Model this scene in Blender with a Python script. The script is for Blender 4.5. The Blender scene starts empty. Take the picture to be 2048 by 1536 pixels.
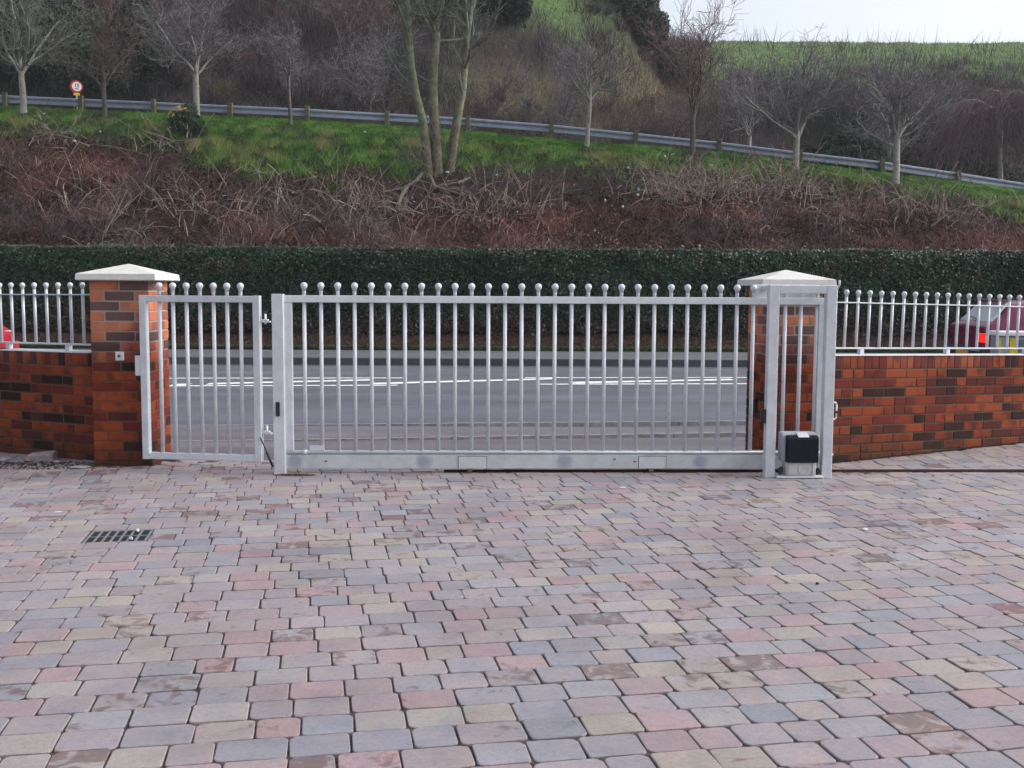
import bpy, bmesh, math, random
import numpy as np
from mathutils import Vector, Matrix
random.seed(7)
rng = np.random.default_rng(11)
C = bpy.context.scene.collection
S = bpy.context.scene
R_ = math.radians

# ------------------------------------------------------------------ camera, sky, sun, exposure
F_PX, CAM_H, PITCH, ROLL = 2150.0, 1.37, R_(5.05), R_(0.30)
cam_d = bpy.data.cameras.new('camera')
cam_d.sensor_width = 36.0
cam_d.lens = 36.0 * F_PX / 2048.0
cam_d.clip_start = 0.05
cam_d.clip_end = 2000
cam = bpy.data.objects.new('camera', cam_d)
C.objects.link(cam)
cam_m = Matrix.Rotation(math.pi / 2 - PITCH, 3, 'X') @ Matrix.Rotation(ROLL, 3, 'Z')
cam.matrix_world = Matrix.Translation((0, 0, CAM_H)) @ cam_m.to_4x4()
S.camera = cam

world = bpy.data.worlds.new('World')
S.world = world
world.use_nodes = True
wn, wl = world.node_tree.nodes, world.node_tree.links
for n in list(wn):
    wn.remove(n)
SUN_EL, SUN_AZ = R_(38), R_(88)         # azimuth clockwise from +Y; a veiled sun high behind the camera
sky = wn.new('ShaderNodeTexSky')
sky.sky_type = 'NISHITA'
sky.sun_disc = False
sky.sun_elevation = SUN_EL
sky.sun_rotation = SUN_AZ
sky.air_density = 1.0
sky.dust_density = 4.0
sky.ozone_density = 1.0
hs = wn.new('ShaderNodeHueSaturation')
hs.inputs['Saturation'].default_value = 0.42
bgd = wn.new('ShaderNodeBackground')
bgd.inputs['Strength'].default_value = 0.15
wo = wn.new('ShaderNodeOutputWorld')
wl.new(sky.outputs[0], hs.inputs['Color'])
wl.new(hs.outputs[0], bgd.inputs[0])
wl.new(bgd.outputs[0], wo.inputs[0])

sun_d = bpy.data.lights.new('sun', 'SUN')
sun_d.energy = 0.5
sun_d.angle = R_(30)
sun_d.color = (1.0, 0.96, 0.93)
sun = bpy.data.objects.new('sun', sun_d)
C.objects.link(sun)
sv = Vector((math.sin(SUN_AZ) * math.cos(SUN_EL), math.cos(SUN_AZ) * math.cos(SUN_EL), math.sin(SUN_EL)))
sun.rotation_euler = sv.to_track_quat('Z', 'Y').to_euler()
sun.location = (0, 0, 60)

S.view_settings.view_transform = 'Standard'
S.view_settings.look = 'None'
S.view_settings.gamma = 1.0
S.view_settings.use_curve_mapping = False
S.view_settings.exposure = 0.83
S.render.engine = 'CYCLES'
S.cycles.use_denoising = True
S.cycles.denoiser = 'OPENIMAGEDENOISE'
S.cycles.denoising_prefilter = 'ACCURATE'
S.cycles.max_bounces = 5
S.cycles.transparent_max_bounces = 8

# ------------------------------------------------------------------ measuring helpers (photo pixel -> place)
def ray(px, py):
    return cam_m @ Vector(((px - 1024) / F_PX, -(py - 768) / F_PX, -1.0))

def at(px, py, Y):
    d = ray(px, py)
    return Vector((0, 0, CAM_H)) + d * (Y / d.y)

def on_ground(px, py, z=0.0):
    d = ray(px, py)
    return Vector((0, 0, CAM_H)) + d * ((z - CAM_H) / d.z)

CM = np.array(cam_m.transposed())
def project(P):
    q = (P - np.array([0, 0, CAM_H])) @ CM.T
    w = np.maximum(-q[:, 2], 1e-3)
    return 1024 + F_PX * q[:, 0] / w, 768 - F_PX * q[:, 1] / w

class Frame:
    """a vertical plane through (x, y) turned by ang; local x runs along it, local -y faces the camera"""
    def __init__(s, x, y, deg):
        s.o = Vector((x, y, 0)); s.a = R_(deg)
        s.e = Vector((math.cos(s.a), math.sin(s.a), 0)); s.n = Vector((-math.sin(s.a), math.cos(s.a), 0))
    def hit(s, px, py, off=0.0):
        d = ray(px, py); c = Vector((0, 0, CAM_H))
        t = ((s.o + s.n * off) - c).dot(s.n) / d.dot(s.n)
        p = c + d * t
        return (p - s.o).dot(s.e), p.z
    def world(s, u, v, z):
        return s.o + s.e * u + s.n * v + Vector((0, 0, z))

# ------------------------------------------------------------------ materials
def newmat(name):
    m = bpy.data.materials.new(name); m.use_nodes = True
    nt = m.node_tree
    return m, nt.nodes, nt.links, nt.nodes['Principled BSDF']

def N(nodes, typ, **kw):
    n = nodes.new(typ)
    for k, v in kw.items():
        setattr(n, k, v)
    return n

def noise(nodes, links, scale, detail=4, rough=0.55, coord=None, dist=0.0):
    n = nodes.new('ShaderNodeTexNoise')
    n.inputs['Scale'].default_value = scale
    n.inputs['Detail'].default_value = detail
    n.inputs['Roughness'].default_value = rough
    n.inputs['Distortion'].default_value = dist
    if coord is not None:
        links.new(coord, n.inputs['Vector'])
    return n

def ramp(nodes, links, src, stops):
    r = nodes.new('ShaderNodeValToRGB')
    el = r.color_ramp.elements
    while len(el) < len(stops):
        el.new(0.5)
    for e, (p, c) in zip(el, stops):
        e.position = p
        e.color = (*c, 1) if len(c) == 3 else c
    links.new(src, r.inputs[0])
    return r

def mix(nodes, links, fac, a, b, mode='MIX'):
    m = nodes.new('ShaderNodeMix'); m.data_type = 'RGBA'; m.blend_type = mode
    for s, v in ((0, fac), (6, a), (7, b)):
        if hasattr(v, 'type') and hasattr(v, 'is_linked'):
            links.new(v, m.inputs[s])
        elif s == 0:
            m.inputs[0].default_value = v
        else:
            m.inputs[s].default_value = (*v, 1)
    return m.outputs[2]

def math_n(nodes, links, op, a, b=None, clamp=False):
    m = nodes.new('ShaderNodeMath'); m.operation = op; m.use_clamp = clamp
    for i, v in enumerate((a, b)):
        if v is None: continue
        if hasattr(v, 'is_linked'): links.new(v, m.inputs[i])
        else: m.inputs[i].default_value = v
    return m.outputs[0]

def bump(nodes, links, bsdf, h, strength, dist):
    b = nodes.new('ShaderNodeBump')
    b.inputs['Strength'].default_value = strength
    b.inputs['Distance'].default_value = dist
    links.new(h, b.inputs['Height'])
    links.new(b.outputs[0], bsdf.inputs['Normal'])

def plain(name, col, rough=0.6, metal=0.0, var=0.15, scale=20, spec=0.5, bmp=0.0):
    m, n, l, b = newmat(name)
    g = n.new('ShaderNodeNewGeometry')
    t = noise(n, l, scale, 5, 0.6, g.outputs['Position'])
    lo = tuple(c * (1 - var) for c in col); hi = tuple(min(1, c * (1 + var)) for c in col)
    r = ramp(n, l, t.outputs[0], [(0.3, lo), (0.7, hi)])
    l.new(r.outputs[0], b.inputs['Base Color'])
    b.inputs['Roughness'].default_value = rough
    b.inputs['Metallic'].default_value = metal
    b.inputs['Specular IOR Level'].default_value = spec
    if bmp:
        bump(n, l, b, t.outputs[0], bmp, 0.01)
    return m

def galvanised(name, base=(0.64, 0.67, 0.72), patches=None):
    m, n, l, b = newmat(name)
    g = n.new('ShaderNodeNewGeometry')
    t1 = noise(n, l, 9, 5, 0.65, g.outputs['Position'])
    t2 = noise(n, l, 90, 3, 0.6, g.outputs['Position'])
    c1 = ramp(n, l, t1.outputs[0], [(0.30, tuple(c * 0.86 for c in base)), (0.52, base), (0.75, tuple(min(1, c * 1.12) for c in base))])
    c = mix(n, l, 0.22, c1.outputs[0], t2.outputs[0], 'MULTIPLY')
    if patches:
        tc = n.new('ShaderNodeTexCoord'); sp = n.new('ShaderNodeSeparateXYZ')
        l.new(tc.outputs['Object'], sp.inputs[0])
        wob = noise(n, l, 25, 4, 0.7, tc.outputs['Object'])
        tot = None
        for (px_, pz_, rr) in patches:
            dx = math_n(n, l, 'SUBTRACT', sp.outputs[0], px_); dz = math_n(n, l, 'SUBTRACT', sp.outputs[2], pz_)
            d = math_n(n, l, 'SQRT', math_n(n, l, 'ADD', math_n(n, l, 'MULTIPLY', dx, dx), math_n(n, l, 'MULTIPLY', dz, dz)))
            d = math_n(n, l, 'ADD', d, math_n(n, l, 'MULTIPLY', math_n(n, l, 'SUBTRACT', wob.outputs[0], 0.5), 0.07))
            f = math_n(n, l, 'SUBTRACT', 1.0, math_n(n, l, 'DIVIDE', d, rr), True)
            f = math_n(n, l, 'MULTIPLY', f, 1.6, True)
            tot = f if tot is None else math_n(n, l, 'MAXIMUM', tot, f)
        c = mix(n, l, tot, c, (0.33, 0.35, 0.42))
        t3 = noise(n, l, 5, 5, 0.7, g.outputs['Position'])
        mud = ramp(n, l, t3.outputs[0], [(0.55, (0, 0, 0)), (0.8, (1, 1, 1))])
        c = mix(n, l, math_n(n, l, 'MULTIPLY', mud.outputs[0], 0.5), c, (0.28, 0.25, 0.17))
    l.new(c, b.inputs['Base Color'])
    b.inputs['Metallic'].default_value = 0.15
    rr_ = ramp(n, l, t1.outputs[0], [(0.3, (0.6,) * 3), (0.7, (0.42,) * 3)])
    l.new(rr_.outputs[0], b.inputs['Roughness'])
    bump(n, l, b, t2.outputs[0], 0.15, 0.002)
    return m

def vcol(name, rough=0.85, spec=0.2, trans=0.0):
    """colour comes from the mesh's own colour attribute, with fine noise over it"""
    m, n, l, b = newmat(name)
    a = n.new('ShaderNodeAttribute'); a.attribute_name = 'Col'
    l.new(a.outputs['Color'], b.inputs['Base Color'])
    b.inputs['Roughness'].default_value = rough
    b.inputs['Specular IOR Level'].default_value = spec
    return m

def brick_mat(name, mortar=False):
    m, n, l, b = newmat(name)
    g = n.new('ShaderNodeNewGeometry'); oi = n.new('ShaderNodeObjectInfo')
    pos = g.outputs['Position']
    sp = n.new('ShaderNodeSeparateXYZ'); l.new(pos, sp.inputs[0])
    big = noise(n, l, 1.7, 3, 0.5, pos)
    zz = math_n(n, l, 'ADD', sp.outputs[2], math_n(n, l, 'MULTIPLY', math_n(n, l, 'SUBTRACT', big.outputs[0], 0.5), 0.5))
    damp = n.new('ShaderNodeMapRange'); damp.interpolation_type = 'SMOOTHSTEP'
    damp.inputs['From Min'].default_value = 1.10; damp.inputs['From Max'].default_value = 0.72
    l.new(zz, damp.inputs['Value'])
    fine = noise(n, l, 160, 4, 0.7, pos)
    if mortar:
        c0 = ramp(n, l, fine.outputs[0], [(0.3, (0.25, 0.22, 0.19)), (0.7, (0.42, 0.38, 0.33))])
        c1 = ramp(n, l, fine.outputs[0], [(0.3, (0.050, 0.042, 0.026)), (0.7, (0.12, 0.095, 0.060))])
        c = mix(n, l, damp.outputs[0], c0.outputs[0], c1.outputs[0])
    else:
        r = oi.outputs['Random']
        cr = n.new('ShaderNodeValToRGB'); cr.color_ramp.interpolation = 'CONSTANT'
        st = [(0.0, (0.40, 0.115, 0.045)), (0.2, (0.46, 0.15, 0.055)), (0.38, (0.36, 0.09, 0.045)), (0.50, (0.24, 0.055, 0.045)),
              (0.62, (0.15, 0.042, 0.040)), (0.72, (0.048, 0.021, 0.025)), (0.91, (0.44, 0.13, 0.05))]
        el = cr.color_ramp.elements
        while len(el) < len(st): el.new(0.5)
        for e, (p, cc) in zip(el, st): e.position = p; e.color = (*cc, 1)
        l.new(r, cr.inputs[0])
        # flashed dark ends, placed differently on each brick
        tc = n.new('ShaderNodeTexCoord'); av = n.new('ShaderNodeVectorMath'); av.operation = 'ADD'
        cx = n.new('ShaderNodeCombineXYZ')
        l.new(math_n(n, l, 'MULTIPLY', r, 37.0), cx.inputs[0]); l.new(math_n(n, l, 'MULTIPLY', r, 91.0), cx.inputs[1])
        l.new(tc.outputs['Object'], av.inputs[0]); l.new(cx.outputs[0], av.inputs[1])
        fl = noise(n, l, 7, 3, 0.5, av.outputs[0])
        flr = ramp(n, l, fl.outputs[0], [(0.50, (0, 0, 0)), (0.66, (1, 1, 1))])
        c = mix(n, l, math_n(n, l, 'MULTIPLY', flr.outputs[0], 0.75), cr.outputs[0], (0.095, 0.035, 0.04))
        fr = ramp(n, l, fine.outputs[0], [(0.3, (0.62,) * 3), (0.7, (1.15,) * 3)])
        c = mix(n, l, 0.8, c, fr.outputs[0], 'MULTIPLY')
        wet = mix(n, l, 1.0, c, (0.61, 0.37, 0.31), 'MULTIPLY')
        dry = mix(n, l, 0.15, mix(n, l, 1.0, c, (1.30, 1.15, 1.05), 'MULTIPLY'), (0.50, 0.36, 0.34))
        c = mix(n, l, damp.outputs[0], dry, wet)
    # green-black algae near the foot of the wall and in broad patches
    al = noise(n, l, 3.1, 5, 0.65, pos)
    zl = n.new('ShaderNodeMapRange'); zl.inputs['From Min'].default_value = 0.42; zl.inputs['From Max'].default_value = 0.0
    l.new(sp.outputs[2], zl.inputs['Value'])
    af = ramp(n, l, math_n(n, l, 'ADD', math_n(n, l, 'MULTIPLY', zl.outputs[0], 0.42), math_n(n, l, 'MULTIPLY', al.outputs[0], 0.75)), [(0.52, (0, 0, 0)), (0.85, (1, 1, 1))])
    c = mix(n, l, math_n(n, l, 'MULTIPLY', af.outputs[0], 0.8), c, (0.020, 0.019, 0.011))
    l.new(c, b.inputs['Base Color'])
    b.inputs['Roughness'].default_value = 0.85
    b.inputs['Specular IOR Level'].default_value = 0.25
    bump(n, l, b, fine.outputs[0], 0.5, 0.003)
    return m

def paver_mat(name, per_object):
    m, n, l, b = newmat(name)
    g = n.new('ShaderNodeNewGeometry'); pos = g.outputs['Position']
    if per_object:
        oi = n.new('ShaderNodeObjectInfo'); base, al = oi.outputs['Color'], oi.outputs['Alpha']
    else:
        a = n.new('ShaderNodeAttribute'); a.attribute_name = 'Col'; base, al = a.outputs['Color'], a.outputs['Alpha']
    cloud = noise(n, l, 9, 4, 0.6, pos)
    tint = ramp(n, l, cloud.outputs[0], [(0.32, (0.86, 0.88, 0.95)), (0.5, (0.98, 0.97, 0.97)), (0.68, (1.08, 0.99, 0.96))])
    c = mix(n, l, 0.9, base, tint.outputs[0], 'MULTIPLY')
    grit = noise(n, l, 210, 4, 0.85, pos)
    gr = ramp(n, l, grit.outputs[0], [(0.30, (0.66,) * 3), (0.50, (1.0,) * 3), (0.72, (1.22,) * 3)])
    c = mix(n, l, 0.85, c, gr.outputs[0], 'MULTIPLY')
    # damp blotches and worn aggregate, only on some blocks (strength in alpha)
    blot = noise(n, l, 13, 5, 0.6, pos, 0.6)
    bl = math_n(n, l, 'ADD', blot.outputs[0], math_n(n, l, 'MULTIPLY', math_n(n, l, 'SUBTRACT', al, 0.5), 0.5))
    bf = ramp(n, l, bl, [(0.60, (0, 0, 0)), (0.72, (1, 1, 1))])
    dk = mix(n, l, 0.94, c, (0.48, 0.36, 0.34), 'MULTIPLY')
    c = mix(n, l, math_n(n, l, 'MULTIPLY', bf.outputs[0], 0.85), c, dk)
    mid = noise(n, l, 48, 4, 0.7, pos)
    mr = ramp(n, l, mid.outputs[0], [(0.30, (0.86, 0.84, 0.84)), (0.55, (1.0,) * 3), (0.75, (1.07,) * 3)])
    c = mix(n, l, 1.0, c, mr.outputs[0], 'MULTIPLY')
    # grime gathered along the worn arrises (bevels look sideways)
    big = noise(n, l, 1.3, 5, 0.65, pos)
    bg = ramp(n, l, big.outputs[0], [(0.32, (0.80, 0.78, 0.78)), (0.5, (0.98,) * 3), (0.7, (1.06,) * 3)])
    c = mix(n, l, 1.0, c, bg.outputs[0], 'MULTIPLY')
    l.new(c, b.inputs['Base Color'])
    b.inputs['Roughness'].default_value = 0.72
    b.inputs['Specular IOR Level'].default_value = 0.35
    h = math_n(n, l, 'ADD', grit.outputs[0], math_n(n, l, 'MULTIPLY', cloud.outputs[0], 1.5))
    bump(n, l, b, h, 0.45, 0.003)
    return m

def asphalt(name, a, b_, scale=350):
    m, n, l, b = newmat(name)
    g = n.new('ShaderNodeNewGeometry')
    t = noise(n, l, scale, 3, 0.8, g.outputs['Position'])
    u = noise(n, l, 0.9, 5, 0.6, g.outputs['Position'])
    c = ramp(n, l, t.outputs[0], [(0.3, a), (0.7, b_)])
    mp = n.new('ShaderNodeMapping'); mp.inputs['Scale'].default_value = (0.12, 1.6, 1)
    l.new(g.outputs['Position'], mp.inputs['Vector'])
    tr = noise(n, l, 1.0, 4, 0.6, mp.outputs[0])
    trr = ramp(n, l, tr.outputs[0], [(0.35, (0.80,) * 3), (0.65, (1.16,) * 3)])
    c = mix(n, l, 1.0, c.outputs[0], trr.outputs[0], 'MULTIPLY')
    v = ramp(n, l, u.outputs[0], [(0.3, (0.82,) * 3), (0.7, (1.15,) * 3)])
    l.new(mix(n, l, 1.0, c, v.outputs[0], 'MULTIPLY'), b.inputs['Base Color'])
    b.inputs['Roughness'].default_value = 0.8
    bump(n, l, b, t.outputs[0], 0.3, 0.004)
    return m

def terrain_mat(name):
    m, n, l, b = newmat(name)
    g = n.new('ShaderNodeNewGeometry')
    a = n.new('ShaderNodeAttribute'); a.attribute_name = 'Col'
    t = noise(n, l, 6, 8, 0.75, g.outputs['Position'])
    r = ramp(n, l, t.outputs[0], [(0.3, (0.45, 0.45, 0.5)), (0.5, (0.95, 0.95, 0.95)), (0.72, (1.5, 1.45, 1.35))])
    l.new(mix(n, l, 1.0, a.outputs['Color'], r.outputs[0], 'MULTIPLY'), b.inputs['Base Color'])
    b.inputs['Roughness'].default_value = 0.95
    b.inputs['Specular IOR Level'].default_value = 0.1
    bump(n, l, b, t.outputs[0], 0.8, 0.12)
    return m

M = {}
M['galv'] = galvanised('galvanised_steel')
M['galv_bright'] = galvanised('galvanised_steel_bright', (0.73, 0.76, 0.80))
M['brick'] = brick_mat('brick'); M['mortar'] = brick_mat('mortar', True)
M['paver_o'] = paver_mat('tumbled_paver', True); M['paver_s'] = paver_mat('tumbled_paver_mass', False)
M['joint'] = plain('joint_sand', (0.080, 0.062, 0.056), 0.95, 0, 0.6, 25, 0.1, 0.3)
M['soil'] = plain('soil', (0.030, 0.022, 0.018), 0.95, 0, 0.5, 30, 0.1, 0.8)
M['road'] = asphalt('road_asphalt', (0.058, 0.062, 0.082), (0.140, 0.145, 0.182))
M['path'] = asphalt('footpath_asphalt', (0.085, 0.077, 0.092), (0.165, 0.150, 0.175))
M['path_far'] = asphalt('far_footpath', (0.085, 0.086, 0.102), (0.135, 0.133, 0.155), 60)
M['gutter'] = asphalt('dark_kerb', (0.035, 0.038, 0.048), (0.085, 0.088, 0.10), 40)
M['kerb'] = plain('kerb_stone', (0.30, 0.28, 0.29), 0.85, 0, 0.25, 12)
M['edging'] = plain('concrete_edging', (0.24, 0.225, 0.235), 0.85, 0, 0.3, 8)
M['moss'] = plain('mossy_edge', (0.030, 0.042, 0.018), 0.95, 0, 0.6, 9, 0.1, 0.5)
M['paint_line'] = plain('road_paint', (0.80, 0.80, 0.80), 0.6, 0, 0.25, 18)
M['stone'] = None
def cap_mat():
    m, n, l, b = newmat('cast_stone')
    g = n.new('ShaderNodeNewGeometry')
    t = noise(n, l, 14, 6, 0.7, g.outputs['Position']); f = noise(n, l, 220, 3, 0.7, g.outputs['Position'])
    c = ramp(n, l, t.outputs[0], [(0.25, (0.40, 0.35, 0.27)), (0.42, (0.62, 0.61, 0.58)), (0.7, (0.74, 0.73, 0.72))])
    l.new(mix(n, l, 0.2, c.outputs[0], f.outputs[0], 'MULTIPLY'), b.inputs['Base Color'])
    b.inputs['Roughness'].default_value = 0.85
    bump(n, l, b, f.outputs[0], 0.3, 0.003)
    return m
M['cap'] = cap_mat()
M['black'] = plain('black_plastic', (0.012, 0.012, 0.014), 0.5, 0, 0.2)
M['motor_black'] = plain('motor_cover', (0.006, 0.008, 0.016), 0.6, 0, 0.2, 20, 0.2)
M['motor_grey'] = plain('motor_grey', (0.42, 0.44, 0.50), 0.55, 0, 0.1)
M['alu'] = plain('cast_aluminium', (0.50, 0.49, 0.47), 0.5, 0.2, 0.2, 15)
M['white_plastic'] = plain('white_plastic', (0.62, 0.63, 0.66), 0.45, 0, 0.06)
M['green_led'] = plain('green_button', (0.01, 0.12, 0.08), 0.4)
M['rust'] = plain('rusty_steel', (0.035, 0.011, 0.010), 0.85, 0.2, 0.5, 40, 0.3, 0.4)
M['brass'] = plain('brass_wheel', (0.30, 0.22, 0.09), 0.5, 0.5, 0.3)
M['iron'] = plain('cast_iron', (0.20, 0.22, 0.25), 0.6, 0.4, 0.35, 40)
M['dark'] = plain('drain_dark', (0.006, 0.006, 0.007), 0.9)
M['rail'] = plain('crash_barrier_steel', (0.26, 0.29, 0.37), 0.5, 0.3, 0.15, 5)
M['postwood'] = plain('mossy_wood', (0.105, 0.105, 0.055), 0.9, 0, 0.4, 8)
M['bark_pale'] = plain('pale_bark', (0.27, 0.265, 0.235), 0.9, 0, 0.3, 9)
M['bark_green'] = plain('green_bark', (0.150, 0.158, 0.105), 0.9, 0, 0.45, 7, 0.3, 0.8)
M['bark_brown'] = plain('brown_bark', (0.135, 0.112, 0.080), 0.9, 0, 0.5, 9, 0.2, 0.9)
M['bark_dark'] = plain('dark_bark', (0.10, 0.085, 0.075), 0.9, 0, 0.3, 9)
M['twig'] = plain('grey_twigs', (0.165, 0.155, 0.162), 0.9, 0, 0.3, 2)
M['twig_green'] = plain('green_twigs', (0.135, 0.15, 0.12), 0.9, 0, 0.3, 2)
M['twig_red'] = plain('red_twigs', (0.13, 0.09, 0.092), 0.9, 0, 0.3, 2)
M['leaf'] = vcol('leaf_and_stem', 0.7, 0.25)
M['hedge_leaf'] = vcol('hedge_leaf', 0.45, 0.4)
M['dry'] = vcol('dry_stem', 0.9, 0.1)
M['terrain'] = terrain_mat('hill_ground')
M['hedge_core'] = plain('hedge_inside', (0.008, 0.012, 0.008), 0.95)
M['litter'] = plain('litter_white', (0.55, 0.58, 0.62), 0.6)
M['sign_white'] = plain('sign_white', (0.75, 0.75, 0.78), 0.4, 0, 0.03)
M['sign_red'] = plain('sign_red', (0.42, 0.015, 0.02), 0.4, 0, 0.05)
M['sign_yellow'] = plain('sign_yellow', (0.62, 0.45, 0.03), 0.4, 0, 0.05)
M['car_maroon'] = plain('maroon_paint', (0.16, 0.022, 0.055), 0.25, 0.2, 0.05)
M['car_red'] = plain('red_paint', (0.33, 0.020, 0.035), 0.22, 0.0, 0.05)
M['glass'] = plain('sky_tint_glass', (0.42, 0.48, 0.50), 0.30, 0.0, 0.25, 2, 1.0)  # pale base colour paints in the sky reflected by the windows
M['tyre'] = plain('tyre', (0.015, 0.015, 0.016), 0.8)
M['plate_y'] = plain('yellow_plate', (0.70, 0.33, 0.03), 0.4, 0, 0.05)
M['chrome'] = plain('lamp_glass', (0.75, 0.78, 0.82), 0.1, 0.3, 0.05)
def lit(name, col, st):
    m, n, l, b = newmat(name)
    b.inputs['Base Color'].default_value = (*col, 1)
    b.inputs['Emission Color'].default_value = (*col, 1)
    b.inputs['Emission Strength'].default_value = st
    return m
M['lamp_off'] = plain('unlit_tail_lamp', (0.09, 0.008, 0.012), 0.25)
M['tail'] = lit('lit_tail_lamp', (0.85, 0.015, 0.01), 0.7)

# ------------------------------------------------------------------ mesh helpers
def np_mesh(name, V, Fc, col=None, smooth=False):
    """V (n,3); Fc list of int arrays (m,k)"""
    if not isinstance(Fc, (list, tuple)): Fc = [Fc]
    Fc = [f for f in Fc if len(f)]
    me = bpy.data.meshes.new(name)
    me.vertices.add(len(V)); me.vertices.foreach_set('co', np.asarray(V, np.float32).ravel())
    tot = sum(f.size for f in Fc); nf = sum(len(f) for f in Fc)
    me.loops.add(tot); me.polygons.add(nf)
    me.loops.foreach_set('vertex_index', np.concatenate([f.ravel() for f in Fc]).astype(np.int32))
    ls = []; o = 0
    for f in Fc:
        ls.append(o + np.arange(len(f)) * f.shape[1]); o += f.size
    me.polygons.foreach_set('loop_start', np.concatenate(ls).astype(np.int32))
    me.update(calc_edges=True)
    if col is not None:
        a = me.color_attributes.new('Col', 'FLOAT_COLOR', 'POINT')
        cc = np.ones((len(V), 4), np.float32); cc[:, :col.shape[1]] = col
        a.data.foreach_set('color', cc.ravel())
    me.polygons.foreach_set('use_smooth', np.full(nf, bool(smooth)))
    return me

def link(name, me, mat=None, parent=None, loc=None, rot=None, **props):
    o = bpy.data.objects.new(name, me); C.objects.link(o)
    if mat is not None and me is not None and len(me.materials) == 0:
        me.materials.append(mat)
    if parent: o.parent = parent
    if loc is not None: o.location = loc
    if rot is not None: o.rotation_euler = rot
    for k, v in props.items(): o[k] = v
    return o

def thing(name, loc, rz, label, cat, group=None):
    o = bpy.data.objects.new(name, None); C.objects.link(o)
    o.empty_display_size = 0.1
    o.location = loc; o.rotation_euler = (0, 0, rz)
    o['label'] = label; o['category'] = cat
    if group: o['group'] = group
    return o

def bm_mesh(name, bm, smooth=False):
    me = bpy.data.meshes.new(name); bm.normal_update(); bm.to_mesh(me); bm.free()
    if smooth:
        for p in me.polygons: p.use_smooth = True
    return me

def add_box(bm, x0, x1, y0, y1, z0, z1, bev=0.0, seg=1, taper=None):
    vs = [bm.verts.new((x, y, z)) for x in (x0, x1) for y in (y0, y1) for z in (z0, z1)]
    q = [(0, 1, 3, 2), (4, 6, 7, 5), (0, 4, 5, 1), (2, 3, 7, 6), (0, 2, 6, 4), (1, 5, 7, 3)]
    fs = [bm.faces.new([vs[i] for i in f]) for f in q]
    if bev > 0:
        es = list({e for f in fs for e in f.edges})
        bmesh.ops.bevel(bm, geom=es, offset=bev, segments=seg, affect='EDGES', profile=0.5)

def box(name, x0, x1, y0, y1, z0, z1, mat, parent=None, bev=0.003, seg=1, **kw):
    bm = bmesh.new(); add_box(bm, x0, x1, y0, y1, z0, z1, bev, seg)
    return link(name, bm_mesh(name, bm), mat, parent, **kw)

def add_cyl(bm, p0, p1, r0, r1=None, n=12, caps=True):
    r1 = r0 if r1 is None else r1
    p0, p1 = Vector(p0), Vector(p1)
    d = (p1 - p0).normalized()
    a = d.orthogonal().normalized(); b = d.cross(a)
    r0s = [bm.verts.new(p0 + (a * math.cos(2 * math.pi * i / n) + b * math.sin(2 * math.pi * i / n)) * r0) for i in range(n)]
    r1s = [bm.verts.new(p1 + (a * math.cos(2 * math.pi * i / n) + b * math.sin(2 * math.pi * i / n)) * r1) for i in range(n)]
    for i in range(n):
        f = bm.faces.new((r0s[i], r0s[(i + 1) % n], r1s[(i + 1) % n], r1s[i])); f.smooth = True
    if caps:
        bm.faces.new(r0s[::-1]); bm.faces.new(r1s)

def cyl(name, p0, p1, r, mat, parent=None, n=12, r1=None, **kw):
    bm = bmesh.new(); add_cyl(bm, p0, p1, r, r1, n)
    me = bpy.data.meshes.new(name); bm.normal_update(); bm.to_mesh(me); bm.free()
    return link(name, me, mat, parent, **kw)

def tubes(segs):
    """segs: array (n,8) = p0 p1 r0 r1 -> V, quads. 3 sides when thin, 6 when thick"""
    Vs, Fs, o = [], [], 0
    segs = np.asarray(segs, np.float64)
    for k, msk in ((3, segs[:, 6] < 0.02), (7, segs[:, 6] >= 0.02)):
        s = segs[msk]
        if not len(s): continue
        p0, p1 = s[:, :3], s[:, 3:6]
        d = p1 - p0; d /= np.linalg.norm(d, axis=1, keepdims=True) + 1e-9
        ref = np.where(np.abs(d[:, 2:3]) < 0.9, np.array([[0, 0, 1.0]]), np.array([[1.0, 0, 0]]))
        a = np.cross(d, ref); a /= np.linalg.norm(a, axis=1, keepdims=True); b = np.cross(d, a)
        an = np.arange(k) * 2 * np.pi / k
        ring = a[:, None, :] * np.cos(an)[None, :, None] + b[:, None, :] * np.sin(an)[None, :, None]
        v0 = p0[:, None, :] + ring * s[:, 6][:, None, None]
        v1 = p1[:, None, :] + ring * s[:, 7][:, None, None]
        V = np.concatenate([v0, v1], 1).reshape(-1, 3)
        i = np.arange(k); q = np.stack([i, (i + 1) % k, (i + 1) % k + k, i + k], 1)
        Fq = (q[None] + (np.arange(len(s)) * 2 * k)[:, None, None]).reshape(-1, 4) + o
        Vs.append(V); Fs.append(Fq); o += len(V)
    return np.concatenate(Vs), np.concatenate(Fs)

# ------------------------------------------------------------------ value noise for terrain
_perm = rng.random((256, 256))
def vnoise(x, y):
    xi = np.floor(x).astype(int); yi = np.floor(y).astype(int)
    fx = x - xi; fy = y - yi; fx = fx * fx * (3 - 2 * fx); fy = fy * fy * (3 - 2 * fy)
    g = lambda a, b: _perm[a & 255, b & 255]
    return (g(xi, yi) * (1 - fx) + g(xi + 1, yi) * fx) * (1 - fy) + (g(xi, yi + 1) * (1 - fx) + g(xi + 1, yi + 1) * fx) * fy
def fbm(x, y, o=4):
    s = 0; a = 0.5
    for i in range(o):
        s = s + a * vnoise(x * 2 ** i + 17 * i, y * 2 ** i + 31 * i); a *= 0.5
    return s
def sm(e0, e1, x):
    t = np.clip((x - e0) / (e1 - e0), 0, 1); return t * t * (3 - 2 * t)

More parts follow.
